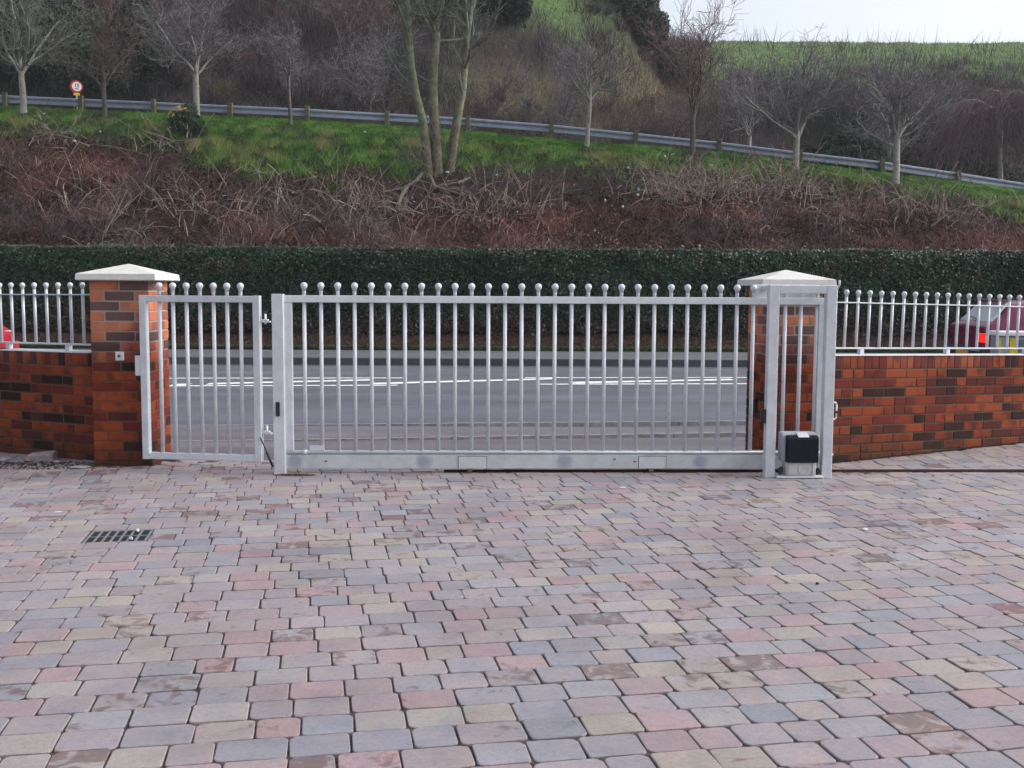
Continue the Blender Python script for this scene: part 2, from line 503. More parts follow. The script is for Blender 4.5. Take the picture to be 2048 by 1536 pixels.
# ================================================================== LAYOUT FRAMES
Y_PIL_L, Y_PIL_R = 8.0, 8.28
ang_gate = 2.0
GATE = Frame(at(570, 900, 7.93).x, 7.93, ang_gate)
LEAF = Frame(at(283, 900, 7.93).x, 7.93, -7.0)
PORTAL = Frame(at(1541, 900, 7.80).x, 7.80, ang_gate)
WALL_R = Frame(at(1636, 800, 8.36).x, 8.36, 25.0)
WALL_L = Frame(at(186, 800, 8.22).x, 8.22, -24.0)
PIL_L = Frame(at(185, 800, Y_PIL_L).x, Y_PIL_L, 0.0)
PIL_R = Frame(at(1531, 800, Y_PIL_R).x, Y_PIL_R, 7.0)

def gz(x, y):
    """yard surface height"""
    zr_ = 0.045 * np.clip((y - 8.22) / 0.90, 0, 1.5) * sm(1.75, 2.3, x)
    zl_ = 0.03 * sm(7.5, 8.0, y) * sm(-2.35, -2.75, x)
    zm_ = -0.03 * sm(8.1, 8.8, y) * sm(-2.75, -2.35, x) * sm(2.3, 1.75, x)
    return zr_ + zl_ + zm_

def y_limit(x):
    wl = WALL_L.o.y + (x - WALL_L.o.x) * math.tan(WALL_L.a)
    wr = WALL_R.o.y + (x - WALL_R.o.x) * math.tan(WALL_R.a)
    return np.where(x < PIL_L.o.x, wl, np.where(x < PIL_L.o.x + 0.44, Y_PIL_L, np.where(x < PIL_R.o.x, 8.74, np.where(x < PIL_R.o.x + 0.43, Y_PIL_R, wr))))

# ================================================================== GROUND SHEETS
def sheet(name, xs, ys, zf, mat, **kw):
    X, Y = np.meshgrid(np.asarray(xs, float), np.asarray(ys, float))
    V = np.stack([X.ravel(), Y.ravel(), np.broadcast_to(zf(X, Y), X.shape).ravel()], 1)
    nx = len(xs); ny = len(ys)
    i = (np.arange(ny - 1)[:, None] * nx + np.arange(nx - 1)[None]).ravel()
    q = np.stack([i, i + 1, i + 1 + nx, i + nx], 1)
    return link(name, np_mesh(name, V, q), mat, kind='structure', **kw)

sheet('ground', [-400, 400], [-60, 700], lambda x, y: -0.60 + 0 * x, M['soil'])
yard = sheet('paved_yard', np.linspace(-9, 9, 73), np.linspace(-3, 8.76, 48), lambda x, y: gz(x, y) - 0.0065, M['joint'])
sheet('footpath', np.linspace(-40, 40, 3), [8.745, 10.1], lambda x, y: np.where(y < 9, -0.034, -0.075), M['path'])
sheet('pavement_edge', np.linspace(-40, 40, 3), [10.1, 11.95], lambda x, y: np.where(y < 11, -0.079, -0.165), asphalt('worn_footpath', (0.088, 0.083, 0.098), (0.168, 0.158, 0.182)))
def road_z(y): return -0.185 + 0.05 * (1 - ((y - 17.0) / 5.1) ** 2) - 0.03
sheet('road', np.linspace(-160, 160, 3), np.linspace(11.95, 22.2, 12), lambda x, y: road_z(y), M['road'])
sheet('gutter_channel', np.linspace(-160, 160, 3), [21.75, 22.2], lambda x, y: road_z(y) + 0.004, M['gutter'])
box('kerb', -160, 160, 22.2, 22.33, -0.4, -0.068, M['gutter'], bev=0.01, kind='structure')
sheet('far_pavement', np.linspace(-160, 160, 3), [22.33, 25.1], lambda x, y: -0.072 + 0 * x, M['path_far'])
# thin concrete edging lines seen through the gate
for i, (p, q, zz) in enumerate((((300, 852), (1530, 842), -0.16), ((300, 884), (1530, 865), -0.072))):
    a = on_ground(*p, zz); b = on_ground(*q, zz)
    ex = (b - a).normalized()
    f = thing('edging_strip', (a.x, a.y, zz - 0.05), math.atan2(ex.y, ex.x),
              ['thin pale concrete edging along the near side of the road', 'thin pale edging line crossing the footpath between gate and road'][i], 'edging')
    k = 0; L = 16.0; x = -5.0
    while x < L - 5:
        box('edging_block', x, x + 0.905, -0.022, 0.022, 0, 0.056 + 0.002 * random.random(), M['edging'], f, 0.003)
        x += 0.915
# soil strip under the hedge, mossy lip
Xs = np.linspace(-70, 70, 281)
sheet('verge', Xs, [25.1, 25.28, 25.5, 26.2, 27.2, 28.2], lambda x, y: -0.07 + np.interp(y, [25.1, 25.28, 25.5, 26.2, 27.2, 28.2], [0, 0.07, 0.08, 0.36, 0.6, 1.05]) + 0.05 * (fbm(x * 2, y * 2) - 0.45) * (y > 25.2), M['soil'])
box('mossy_kerb', -70, 70, 25.08, 25.16, -0.2, 0.02, M['moss'], bev=0.008, kind='structure')

# painted lines on the road
def stripe(bm, x0, y0, x1, y1, w):
    n = max(2, int(abs(x1 - x0) / 0.25))
    top = []; bot = []
    for i in range(n + 1):
        t = i / n; x = x0 + (x1 - x0) * t; y = y0 + (y1 - y0) * t; j = 0.006 * (random.random() - 0.5)
        ww = w * (0.92 + 0.16 * random.random())
        top.append(bm.verts.new((x, y + ww / 2 + j, float(road_z(y + ww / 2)) + 0.006)))
        bot.append(bm.verts.new((x, y - ww / 2 + j, float(road_z(y - ww / 2)) + 0.006)))
    for i in range(n):
        if random.random() < 0.985:
            bm.faces.new((bot[i], bot[i + 1], top[i + 1], top[i]))
def g2(px, py): 
    p = on_ground(px, py, -0.165); return p.x, p.y
lines = [
    ('upper edge line of the left-hand road marking', [((150, 757), (805, 756), .09)]),
    ('lower edge line of the left-hand road marking', [((150, 773), (795, 771), .09)]),
    ('diagonal stripe crossing the left-hand road marking', [((345, 770), (745, 760), .17)]),
    ('long centre diagonal stripe between the two boxed road markings', [((740, 768), (1060, 759), .17), ((1060, 759), (1105, 757.5), .15)]),
    ('upper edge line of the right-hand road marking', [((1050, 755.5), (1900, 754), .09)]),
    ('lower edge line of the right-hand road marking', [((1080, 769), (1900, 767), .09)]),
    ('diagonal stripe crossing the right-hand road marking', [((1145, 766), (1465, 759), .19)]),
]
for lab, parts in lines:
    bm = bmesh.new()
    for (a, b, w) in parts:
        ax, ay = g2(*a); bx, by = g2(*b); stripe(bm, ax, ay, bx, by, w * 1.75)
    o = link('road_marking', bm_mesh('road_marking', bm), M['paint_line'])
    o['label'] = 'white painted ' + lab; o['category'] = 'road marking'; o['group'] = 'white road markings'

# ================================================================== PAVERS
PH = R_(10.5)
E1 = np.array([math.cos(PH), math.sin(PH)]); E2 = np.array([-math.sin(PH), math.cos(PH)])
GR = on_ground(237, 1071)
GR0 = np.array([GR.x, GR.y])
ROW = 0.152
LENS = [0.138, 0.165, 0.186, 0.214]
def paver_shape(L, W, seed, npc=3):
    """tumbled block: outline with worn corners, bevel ring, top face"""
    r = random.Random(seed)
    pts = []
    g = 0.0052
    hx, hy = L / 2 - g / 2, W / 2 - g / 2
    for (sx, sy, a0) in ((1, 1, 0), (-1, 1, 90), (-1, -1, 180), (1, -1, 270)):
        rad = 0.010 + 0.016 * r.random()
        cx, cy = sx * (hx - rad), sy * (hy - rad)
        for k in range(npc):
            a = R_(a0 + 90 * k / (npc - 1))
            rr = rad * (0.85 + 0.25 * r.random())
            pts.append((cx + rr * math.cos(a) + 0.0015 * (r.random() - .5), cy + rr * math.sin(a) + 0.0015 * (r.random() - .5)))
    # one worn mid-edge point on each long side
    pts.insert(npc, ((r.random() - .5) * L * 0.4, hy - 0.0035 * r.random()))
    pts.insert(3 * npc + 1, ((r.random() - .5) * L * 0.4, -hy + 0.0035 * r.random()))
    pts = np.array(pts); n = len(pts)
    sc = np.array([1 - 0.0028 / hx, 1 - 0.0028 / hy])
    tilt = np.array([(r.random() - .5) * 0.009, (r.random() - .5) * 0.009])
    top = pts * sc; 
    V = np.concatenate([np.c_[top, top @ tilt], np.c_[pts, pts @ tilt - 0.0022], np.c_[pts * 0.99, np.full(n, -0.035)]])
    i = np.arange(n); j = (i + 1) % n
    quads = np.concatenate([np.stack([i + n, j + n, j, i], 1), np.stack([i + 2 * n, j + 2 * n, j + n, i + n], 1)])
    return V, quads, n
shapes = [[paver_shape(L, ROW, 100 * a + b) for b in range(7)] for a, L in enumerate(LENS)]
PCOL = [((0.345, 0.305, 0.320), 18), ((0.300, 0.300, 0.340), 22), ((0.37, 0.265, 0.285), 11), ((0.37, 0.335, 0.315), 14),
        ((0.325, 0.290, 0.320), 20), ((0.255, 0.265, 0.320), 8), ((0.355, 0.335, 0.335), 12), ((0.345, 0.275, 0.295), 12), ((0.385, 0.350, 0.310), 5)]
def pick_col():
    t = random.random() * sum(w for _, w in PCOL)
    for c, w in PCOL:
        t -= w
        if t <= 0: break
    k = 0.92 + 0.16 * random.random()
    mean = (0.322, 0.297, 0.298); s_ = 0.74
    return tuple(min(1, (m_ + (v - m_) * s_) * 0.92 * k * (0.985 + 0.03 * random.random())) for v, m_ in zip(c, mean))
pav = []
for j in range(-26, 30):
    u = -9.0 + random.random() * 0.2
    v0 = (j + 0.5) * ROW
    while u < 9:
        a = random.choices(range(4), (2, 3, 4, 2))[0]; L = LENS[a]
        um = u + L / 2
        if j in (-1, 0):           # leave the hole for the drain grate
            if um + L / 2 > -0.172 and u < 0.172:
                if u < -0.172 - 0.06:
                    L = -0.172 - u; um = u + L / 2; a = min(range(4), key=lambda q: abs(LENS[q] - L))
                    pav.append((um, v0, a, L / LENS[a])) if L < 0.24 else None
                u = 0.172; continue
        pav.append((um, v0, a, 1.0)); u += L
cand = []
for (um, v0, a, sx) in pav:
    p = GR0 + E1 * um + E2 * v0
    if p[1] < -0.6 or abs(p[0]) > 0.56 * max(p[1], 0.8) + 1.1: continue
    if p[1] > float(y_limit(p[0])) - (0.02 if -2.6 < p[0] < 1.95 else -0.05): continue
    z = float(gz(p[0], p[1])); dx = float(gz(p[0] + .05, p[1]) - z) / .05; dy = float(gz(p[0], p[1] + .05) - z) / .05
    cand.append((p[0], p[1], z + random.gauss(0, 0.0012), a, sx, dx, dy))
P = np.array([[c[0], c[1], c[2]] for c in cand]); ppx, ppy = project(P)
vis = (ppx > -60) & (ppx < 2108) & (ppy < 1580) & (P[:, 1] > 1)
order = np.argsort(np.where(vis, P[:, 1], 1e3))
near = set(order[:300].tolist())
paver_meshes = {}
def stain(): 
    r = random.random()
    return 0.92 if r < 0.045 else (0.72 if r < 0.14 else (0.52 if r < 0.45 else 0.25))
VV, QQ, TT, CC, off = [], [], {}, [], 0
for i, (x, y, z, a, sx, dx, dy) in enumerate(cand):
    b = random.randrange(7); col = pick_col(); st = stain(); flip = random.random() < .5
    V, q, n = shapes[a][b]
    if i in near:
        if (a, b) not in paver_meshes:
            fs = [tuple(int(k) for k in range(n))] + [tuple(int(k) for k in r) for r in q]
            me = bpy.data.meshes.new('paver'); me.from_pydata([tuple(v) for v in V], [], fs); me.update()
            me.materials.append(M['paver_o']); paver_meshes[(a, b)] = me
        o = link('paver', paver_meshes[(a, b)], None, yard, (x, y, z), (0, 0, PH + (math.pi if flip else 0) + random.gauss(0, 0.004)))
        o.scale.x = sx; o.color = (*col, st)
    else:
        W = V.copy(); W[:, 0] *= sx
        if flip: W[:, :2] *= -1
        w2 = W[:, :1] * E1[None] + W[:, 1:2] * E2[None]
        VV.append(np.c_[w2 + [x, y], W[:, 2] + z + w2[:, 0] * dx + w2[:, 1] * dy])
        QQ.append(q + off); TT.setdefault(n, []).append(np.arange(n) + off)
        CC.append(np.tile([*col, st], (len(V), 1))); off += len(V)
link('paving_blocks', np_mesh('paving_blocks', np.concatenate(VV), [np.array(t) for t in TT.values()] + [np.concatenate(QQ)], np.concatenate(CC)), M['paver_s'], yard, kind='stuff')

# drain grate
g = thing('drain_grate', (GR.x, GR.y, 0), PH, 'square iron drain grate set in the paving at left', 'drain grate')
box('pit_shade', -0.165, 0.165, -0.148, 0.148, -0.06, -0.0058, M['dark'], g, 0)  # shallow black box, its colour stands in for the shade of a deep hole
for (a, b, c, d) in ((-0.166, 0.166, -0.150, -0.136), (-0.166, 0.166, 0.136, 0.150), (-0.166, -0.152, -0.136, 0.136), (0.152, 0.166, -0.136, 0.136)):
    box('frame', a, b, c, d, -0.02, -0.002, M['iron'], g, 0.002)
for k in range(6):
    x = -0.152 + 0.304 * (k + 1) / 7
    box('grate_bar', x - 0.0065, x + 0.0065, -0.1355, 0.1355, -0.0057, -0.001, M['iron'], g, 0.001)
box('cross_bar', -0.1515, 0.1515, -0.005, 0.005, -0.0057, -0.0022, M['iron'], g, 0.001)
def blob(name, loc, s, mat, seed, label=None, cat=None, group=None, parent=None, sub=2):
    bm = bmesh.new(); bmesh.ops.create_icosphere(bm, subdivisions=sub, radius=1)
    r = random.Random(seed)
    off_ = [Vector((r.uniform(-1, 1), r.uniform(-1, 1), r.uniform(-1, 1))).normalized() for _ in range(7)]
    for v in bm.verts:
        k = 1 + 0.0
        for o_ in off_:
            k -= 0.35 * max(0, v.co.normalized().dot(o_) - 0.45)
        v.co = Vector((v.co.x * s[0] * k, v.co.y * s[1] * k, v.co.z * s[2] * k))
    o = link(name, bm_mesh(name, bm), mat, parent, loc, (0, 0, r.uniform(0, 6)))
    if label: o['label'] = label; o['category'] = cat
    if group: o['group'] = group
    return o
p = on_ground(275, 1062); q = on_ground(262, 1078)
blob('litter_scrap', (p.x, p.y, 0.006), (0.012, 0.035, 0.010), M['litter'], 3, 'white scrap of litter on the far half of the drain grate', 'litter')
blob('litter_scrap', (q.x, q.y, 0.004), (0.010, 0.022, 0.008), M['litter'], 4, 'smaller white scrap of litter on the front edge of the drain grate', 'litter')
for k, (px, py, lab) in enumerate(((115, 1025, 'flat white scrap lying on the paving left of the drain grate'), (1245, 976, 'flat white scrap on the paving in front of the sliding gate'), (1730, 1059, 'flat white scrap on the paving at right'))):
    p = on_ground(px, py)
    blob('litter_scrap', (p.x, p.y, 0.004), (0.035, 0.018, 0.004), M['litter'], 20 + k, lab, 'litter')
for k, (px, py, lab) in enumerate(((1634, 1169, 'small dark leaf curled on the paving right of the middle'), (1881, 999, 'small dark leaf on the paving nearest the right-hand wall'), (1959, 1038, 'small dark leaf on the paving near the right edge'))):
    p = on_ground(px, py)
    blob('dead_leaf', (p.x, p.y, 0.006), (0.012, 0.010, 0.005), M['soil'], 40 + k, lab, 'leaf')

# ================================================================== BRICKWORK
_bm_cache = {}
def brick_mesh(L, D, H, k):
    key = (round(L, 4), round(D, 4), round(H, 4), k)
    if key in _bm_cache: return _bm_cache[key]
    bm = bmesh.new(); add_box(bm, -L / 2, L / 2, -D / 2, D / 2, -H / 2, H / 2, 0.0035)
    r = random.Random(hash(key) % 1000)
    for v in bm.verts:
        v.co += Vector((r.uniform(-1, 1), r.uniform(-1, 1), r.uniform(-1, 1))) * 0.0009
    me = bm_mesh('brick', bm); me.materials.append(M['brick']); _bm_cache[key] = me
    return me
def brick(parent, x, y, z, L, D=0.1025, H=0.065, rot=0.0):
    me = brick_mesh(L, D, H, random.randrange(4))
    return link('brick', me, None, parent, (x, y + random.gauss(0, 0.0008), z), (0, 0, rot + random.choice((0, math.pi))))

def pillar(fr, z_top, label):
    t = thing('brick_pillar', fr.o, fr.a, label, 'pillar')
    H = 0.440
    box('mortar_core', 0.004, H - 0.004, 0.004, H - 0.004, -0.3, z_top + 0.002, M['mortar'], t, 0)
    z = z_top - 0.0375 - 0.003; k = 0; a = 0.1025 / 2
    while z > -0.10:
        st = [(0.1075, a), (0.3325, a), (0.1075, H - a), (0.3325, H - a)]
        if k % 2 == 0:
            for (x, y) in st: brick(t, x, y, z, 0.215)
            for x in (a, H - a): brick(t, x, H / 2, z, 0.215, rot=math.pi / 2)
        else:
            for (y, x) in st: brick(t, x, y, z, 0.215, rot=math.pi / 2)
            for y in (a, H - a): brick(t, H / 2, y, z, 0.215)
        z -= 0.075; k += 1
    bm = bmesh.new()
    o_ = 0.075; lo, hi = -o_, H + o_; m = H / 2
    rings = [[(lo + .0, lo + .0, z_top), (hi, lo, z_top), (hi, hi, z_top), (lo, hi, z_top)]]
    zt = z_top + 0.052
    def ring(i, z): return [(lo + i, lo + i, z), (hi - i, lo + i, z), (hi - i, hi - i, z), (lo + i, hi - i, z)]
    rr = [ring(0.006, z_top), ring(0, z_top + 0.006), ring(0.004, zt - 0.004), ring(0.014, zt)]
    vs = [[bm.verts.new(c) for c in r] for r in rr]
    ap = bm.verts.new((m, m, z_top + 0.128))
    for a_, b_ in zip(vs, vs[1:]):
        for i in range(4): bm.faces.new((a_[i], a_[(i + 1) % 4], b_[(i + 1) % 4], b_[i]))
    for i in range(4): bm.faces.new((vs[-1][i], vs[-1][(i + 1) % 4], ap))
    bm.faces.new(vs[0][::-1])
    link('coping_cap', bm_mesh('coping_cap', bm), M['cap'], t)
    return t
pillar(PIL_L, 1.418, 'red brick pillar with white pyramid cap behind the small left gate leaf')
pillar(PIL_R, 1.405, 'red brick pillar with white pyramid cap behind the gate motor')

def low_wall(fr, u0, u1, tilt, label, ztop=0.862):
    t = thing('boundary_wall', fr.o, fr.a, label, 'wall')
    t.rotation_euler = (0, tilt, fr.a)
    box('mortar_core', u0, u1, 0.004, 0.21, -0.3, ztop - 0.004, M['mortar'], t, 0)
    x = u0; zc = ztop - 0.1025 / 2
    while x < u1 - 0.07:
        me = brick_mesh(0.065, 0.215, 0.1025, random.randrange(4))
        link('brick', me, None, t, (x + 0.0325, 0.1075 + random.gauss(0, 0.0008), zc)); x += 0.075
    z = ztop - 0.1025 - 0.01 - 0.0325; k = 0
    while z > -0.05:
        x = u0 - (0.1125 if k % 2 else 0)
        while x < u1:
            if random.random() < 0.22:
                for h in (0, 0.1125):
                    if u0 - 0.01 <= x + h < u1 - 0.05: brick(t, x + h + 0.05125, 0.05125, z, 0.1025)
            else:
                if x < u0:
                    brick(t, x + 0.1125 + 0.05125, 0.05125, z, 0.1025)
                else: brick(t, x + 0.1075, 0.05125, z, 0.215)
            x += 0.225
        z -= 0.075; k += 1
    return t
wr = low_wall(WALL_R, 0.0, 2.9, R_(1.1), 'low orange and dark red brick wall running off to the right')
wl_ = low_wall(WALL_L, -2.0, 0.02, R_(0.2), 'low dark stained brick wall at the left edge')

# ================================================================== STEEL: finial bars
_bar_cache = {}
def bar_mesh(r, z0, z1, n=12):
    k = (round(r, 4), round(z0, 3), round(z1, 3))
    if k not in _bar_cache:
        bm = bmesh.new(); add_cyl(bm, (0, 0, z0), (0, 0, z1), r, n=n)
        me = bpy.data.meshes.new('bar'); bm.normal_update(); bm.to_mesh(me); bm.free()
        me.materials.append(M['galv']); _bar_cache[k] = me
    return _bar_cache[k]
_ball_cache = {}
def ball_mesh(r, neck, drop):
    k = (round(r, 4), round(neck, 4), round(drop, 4))
    if k not in _ball_cache:
        prof = [(neck, -drop), (neck * 1.02, -drop * 0.55), (neck * 1.25, -r * 1.12), (r * 0.62, -r * 0.80)]
        for a in range(-45, 91, 15):
            prof.append((r * math.cos(R_(a)), r * math.sin(R_(a))))
        bm = bmesh.new(); n = 16; rings = []
        for (rr, zz) in prof[:-1]:
            rings.append([bm.verts.new((rr * math.cos(2 * math.pi * i / n), rr * math.sin(2 * math.pi * i / n), zz)) for i in range(n)])
        top = bm.verts.new((0, 0, r))
        for a, b in zip(rings, rings[1:]):
            for i in range(n): bm.faces.new((a[i], a[(i + 1) % n], b[(i + 1) % n], b[i]))
        for i in range(n): bm.faces.new((rings[-1][i], rings[-1][(i + 1) % n], top))
        me = bm_mesh('ball_finial', bm, True); me.materials.append(M['galv']); _ball_cache[k] = me
    return _ball_cache[k]
def bar(parent, x, y, z0, z1, r, ball=None, zball=None):
    b = link('bar', bar_mesh(r, 0, z1 - z0), None, parent, (x, y, z0))
    if ball: link('ball_finial', ball_mesh(ball, r * 1.02, zball - z1), None, b, (0, 0, zball - z0))
    return b

# ---- wall-top railings
def railing(fr, pxs, zr_top, zr_bot, zball, u0, u1, tilt, label):
    t = thing('wall_railing', fr.o, fr.a, label, 'railing', 'ball-topped railings on the low walls')
    t.rotation_euler = (0, tilt, fr.a)
    yc = 0.10
    box('top_rail', u0, u1, yc - 0.02, yc + 0.02, zr_top - 0.010, zr_top, M['galv'], t, 0.002)
    box('bottom_rail', u0, u1, yc - 0.022, yc + 0.022, zr_bot - 0.012, zr_bot, M['galv'], t, 0.002)
    box('wall_strip', u0, u1, -0.012, 0.19, 0.8625, 0.870, M['galv_bright'], t, 0.002)
    for k in range(3):
        u = u0 + (u1 - u0) * (k + 0.5) / 3
        box('foot', u - 0.02, u + 0.02, yc - 0.02, yc + 0.02, 0.8705, zr_bot - 0.0125, M['galv'], t, 0.002)
    for px in pxs:
        u, _ = fr.hit(px, 640, yc)
        u += math.sin(tilt) * 1.0 * 0
        bar(t, u, yc, zr_bot + 0.0005, zr_top + 0.035, 0.0120, 0.0212, zball)
    return t
pr = [1686.4 + 23.76 * i - 0.132 * i * i for i in range(24)]
railing(WALL_R, pr, 1.288, 0.925, 1.365, 0.02, 2.85, R_(1.1), 'ball-topped steel railing on the right wall in front of the maroon car')
pl = [168.2 - 24.7 * i + 0.15 * i * i for i in range(14)]
railing(WALL_L, pl, 1.315, 0.928, 1.385, -1.95, -0.01, R_(-0.3), 'ball-topped steel railing on the left wall beside the red car')

# ---- small gate leaf
def px_local(fr, px, py, off=0.0): return fr.hit(px, py, off)
t = thing('gate_leaf', LEAF.o, LEAF.a, 'small hinged steel gate leaf standing in front of the left pillar', 'gate')
uL, uR = LEAF.hit(284, 750)[0], LEAF.hit(523, 750)[0]
zt = LEAF.hit(283, 590)[1]; zb = LEAF.hit(283, 917)[1]
W = 0.052
box('stile', uL, uL + W, -0.025, 0.025, zb, zt, M['galv'], t)
box('stile', uR - W, uR, -0.025, 0.025, zb, zt, M['galv'], t)
box('top_rail', uL + W - 0.001, uR - W + 0.001, -0.023, 0.023, zt - 0.050, zt - 0.002, M['galv'], t)
box('bottom_rail', uL + W - 0.001, uR - W + 0.001, -0.023, 0.023, zb + 0.002, zb + 0.050, M['galv'], t)
for i in range(7):
    u, _ = LEAF.hit(322 + 26.9 * i, 740)
    bar(t, u, 0, zb + 0.0505, zt - 0.0505, 0.0142)
    st = link('finial_stem', bar_mesh(0.0135, 0, 0.045), None, t, (u, 0, zt - 0.0015))
    link('ball_finial', ball_mesh(0.0250, 0.0138, 0.05), None, st, (0, 0, 0.058 + 0.012))
zl = LEAF.hit(275, 731)[1]
lk = box('lock_box', uL - 0.046, uL - 0.0005, -0.018, 0.018, zl - 0.075, zl + 0.075, M['white_plastic'], t, 0.006, 2)
box('lock_cap', uL - 0.040, uL - 0.004, -0.016, 0.016, zl + 0.0755, zl + 0.090, M['black'], t, 0.003)
box('lock_cap', uL - 0.040, uL - 0.004, -0.016, 0.016, zl - 0.100, zl - 0.0755, M['black'], t, 0.003)
cyl('weld_blob', (uL + W - 0.008, -0.026, zb + 0.044), (uL + W + 0.012, -0.026, zb + 0.044), 0.007, M['galv_bright'], t, 8)
# hinges: eye bolt from the stile with an upright pin
for zz in (LEAF.hit(530, 640)[1], LEAF.hit(530, 863)[1]):
    h = box('hinge_strap', uR + 0.0005, uR + 0.075, -0.012, 0.012, zz - 0.018, zz - 0.006, M['galv_bright'], t, 0.002)
    cyl('hinge_pin', (uR + 0.036, 0, zz - 0.03), (uR + 0.036, 0, zz + 0.045), 0.008, M['galv_bright'], h, 10)
    box('hinge_eye', uR + 0.012, uR + 0.058, -0.014, 0.014, zz - 0.0055, zz + 0.006, M['galv_bright'], h, 0.003)

# ---- hinge / catch post
HP = Frame(at(547, 900, 7.845).x, 7.845, ang_gate)
t = thing('gate_post', HP.o, HP.a, 'square steel post between the small leaf and the sliding gate', 'gate post')
u1 = HP.hit(568, 750)[0]; zt2 = HP.hit(556, 588)[1]
box('post_tube', 0.0, u1, 0.0, 0.078, -0.02, zt2, M['galv'], t, 0.004)
zc = HP.hit(556, 818)[1]
uu = HP.hit(556, 818)[0]
ph = box('photocell', uu - 0.014, uu + 0.014, -0.018, -0.0005, zc - 0.053, zc + 0.053, M['black'], t, 0.004, 2)
zz = HP.hit(545, 869)[1]
# gas closer strut
a = LEAF.world(uR - 0.004, -0.03, LEAF.hit(527, 874)[1]); b = at(546, 934, 7.835)
bm = bmesh.new(); add_cyl(bm, a, a + (b - a) * 0.5, 0.0045, n=8); add_cyl(bm, a + (b - a) * 0.5, b, 0.0085, n=10)
me = bpy.data.meshes.new('gate_closer'); bm.normal_update(); bm.to_mesh(me); bm.free()
o = link('gate_closer', me, M['black']); o['label'] = 'thin black gas strut slanting between the small leaf and the gate post'; o['category'] = 'gate closer'

# ---- sliding gate
t = thing('sliding_gate', GATE.o, GATE.a, 'long galvanised steel sliding gate with ball-topped upright bars', 'gate')
G = lambda px, py, off=0: GATE.hit(px, py, off)
u0 = G(569, 750)[0]; u1 = G(1642, 750)[0]
ztop = G(900, 592)[1]; zrt = ztop; zrb = ztop - 0.052
zbt = 0.150; zb0 = 0.030
box('top_rail', u0, u1 + 0.02, -0.024, 0.024, zrb, zrt, M['galv_bright'], t)
box('stile', u0 + 0.002, u0 + 0.062, -0.022, 0.022, zbt + 0.0125, zrb - 0.0005, M['galv'], t)
box('stile', u1 - 0.036, u1 + 0.018, -0.022, 0.022, zbt + 0.0125, zrb - 0.0005, M['galv'], t)
patches = [(G(px, 930)[0], 0.085, 0.075) for px in (590, 848, 945, 1128, 1300, 1398)]
beam = box('bottom_beam', u0, u1 + 0.02, -0.030, 0.030, zb0, zbt - 0.014, galvanised('galvanised_beam', (0.60, 0.63, 0.65), patches), t, 0.003)
box('beam_flange', u0, u1 + 0.02, -0.016, 0.026, zbt - 0.0135, zbt + 0.012, M['galv'], t, 0.002)
cyl('lower_rod', (u0 + 0.02, -0.026, zbt + 0.004), (u1 + 0.01, -0.026, zbt + 0.004), 0.0085, M['galv_bright'], t, 10)
ub = G(611, 903)[0]
cyl('rod_coupler', (ub - 0.016, -0.028, zbt + 0.006), (ub + 0.016, -0.028, zbt + 0.006), 0.017, M['galv_bright'], t, 12)
up = G(632, 898)[0]
box('end_stop', up - 0.045, up + 0.065, -0.018, -0.012, zbt + 0.013, zbt + 0.052, M['galv'], t, 0.002)
for (pa, pb, pw) in ((917, 973, 940), (1276, 1330, 1302)):
    ua, ub2, uw = G(pa, 930)[0], G(pb, 930)[0], G(pw, 940)[0]
    h = box('access_plate', ua, ub2, -0.0335, -0.0305, zb0 + 0.002, zbt - 0.028, galvanised('plate_steel', (0.64, 0.67, 0.69)), t, 0.0008)
    for (a_, b_, c_, d_) in ((ua - 0.0035, ua, zb0 + .002, zbt - .025), (ub2, ub2 + 0.0035, zb0 + .002, zbt - .025), (ua, ub2, zbt - 0.028, zbt - 0.025)):
        box('plate_groove', a_, b_, -0.0322, -0.0303, c_, d_, M['dark'], h, 0)
    w = cyl('wheel', (uw, -0.018, 0.024), (uw, 0.018, 0.024), 0.021, M['brass'], t, 18)
for px, py in ((653, 921), (1228, 917), (1268, 922)):
    u, z = G(px, py)
    box('drain_hole', u - 0.012, u + 0.010, -0.0315, -0.0300, z - 0.004, z + 0.004, M['dark'], t, 0)
bars_px = [610 + 33.45 * i - 0.0135 * i * i for i in range(28)] + [1567, 1598, 1630]
for i, px in enumerate(bars_px):
    u, _ = G(px, 750)
    bar(t, u, 0, zbt + 0.0125, zrb - 0.0005, 0.0145)
    st = link('finial_stem', bar_mesh(0.0135, 0, 0.040 if i < 28 else 0.05), None, t, (u, 0, zrt + 0.0005))
    link('ball_finial', ball_mesh(0.0257, 0.0138, 0.045), None, st, (0, 0, 0.040 + 0.030))

# ---- portal frame holding the sliding gate
t = thing('guide_frame', PORTAL.o, PORTAL.a, 'tall steel guide frame with two square posts round the gate motor', 'gate frame')
Q = lambda px, py, off=0: PORTAL.hit(px, py, off)
pw = 0.074
ua = Q(1535, 760)[0]; ub = Q(1649.5, 760)[0]
ztp = Q(1600, 570)[1]
box('post', ua, ua + pw, 0, 0.072, -0.01, ztp, M['galv'], t, 0.004)
box('post', ub, ub + pw, 0, 0.072, -0.01, ztp, M['galv'], t, 0.004)
box('cross_rail', ua + pw - 0.001, ub + 0.001, 0.002, 0.070, ztp - 0.062, ztp - 0.003, M['galv'], t, 0.003)
box('base_plate', ua + pw + 0.0005, ub - 0.0005, -0.045, 0.085, 0.004, 0.018, M['galv_bright'], t, 0.002)
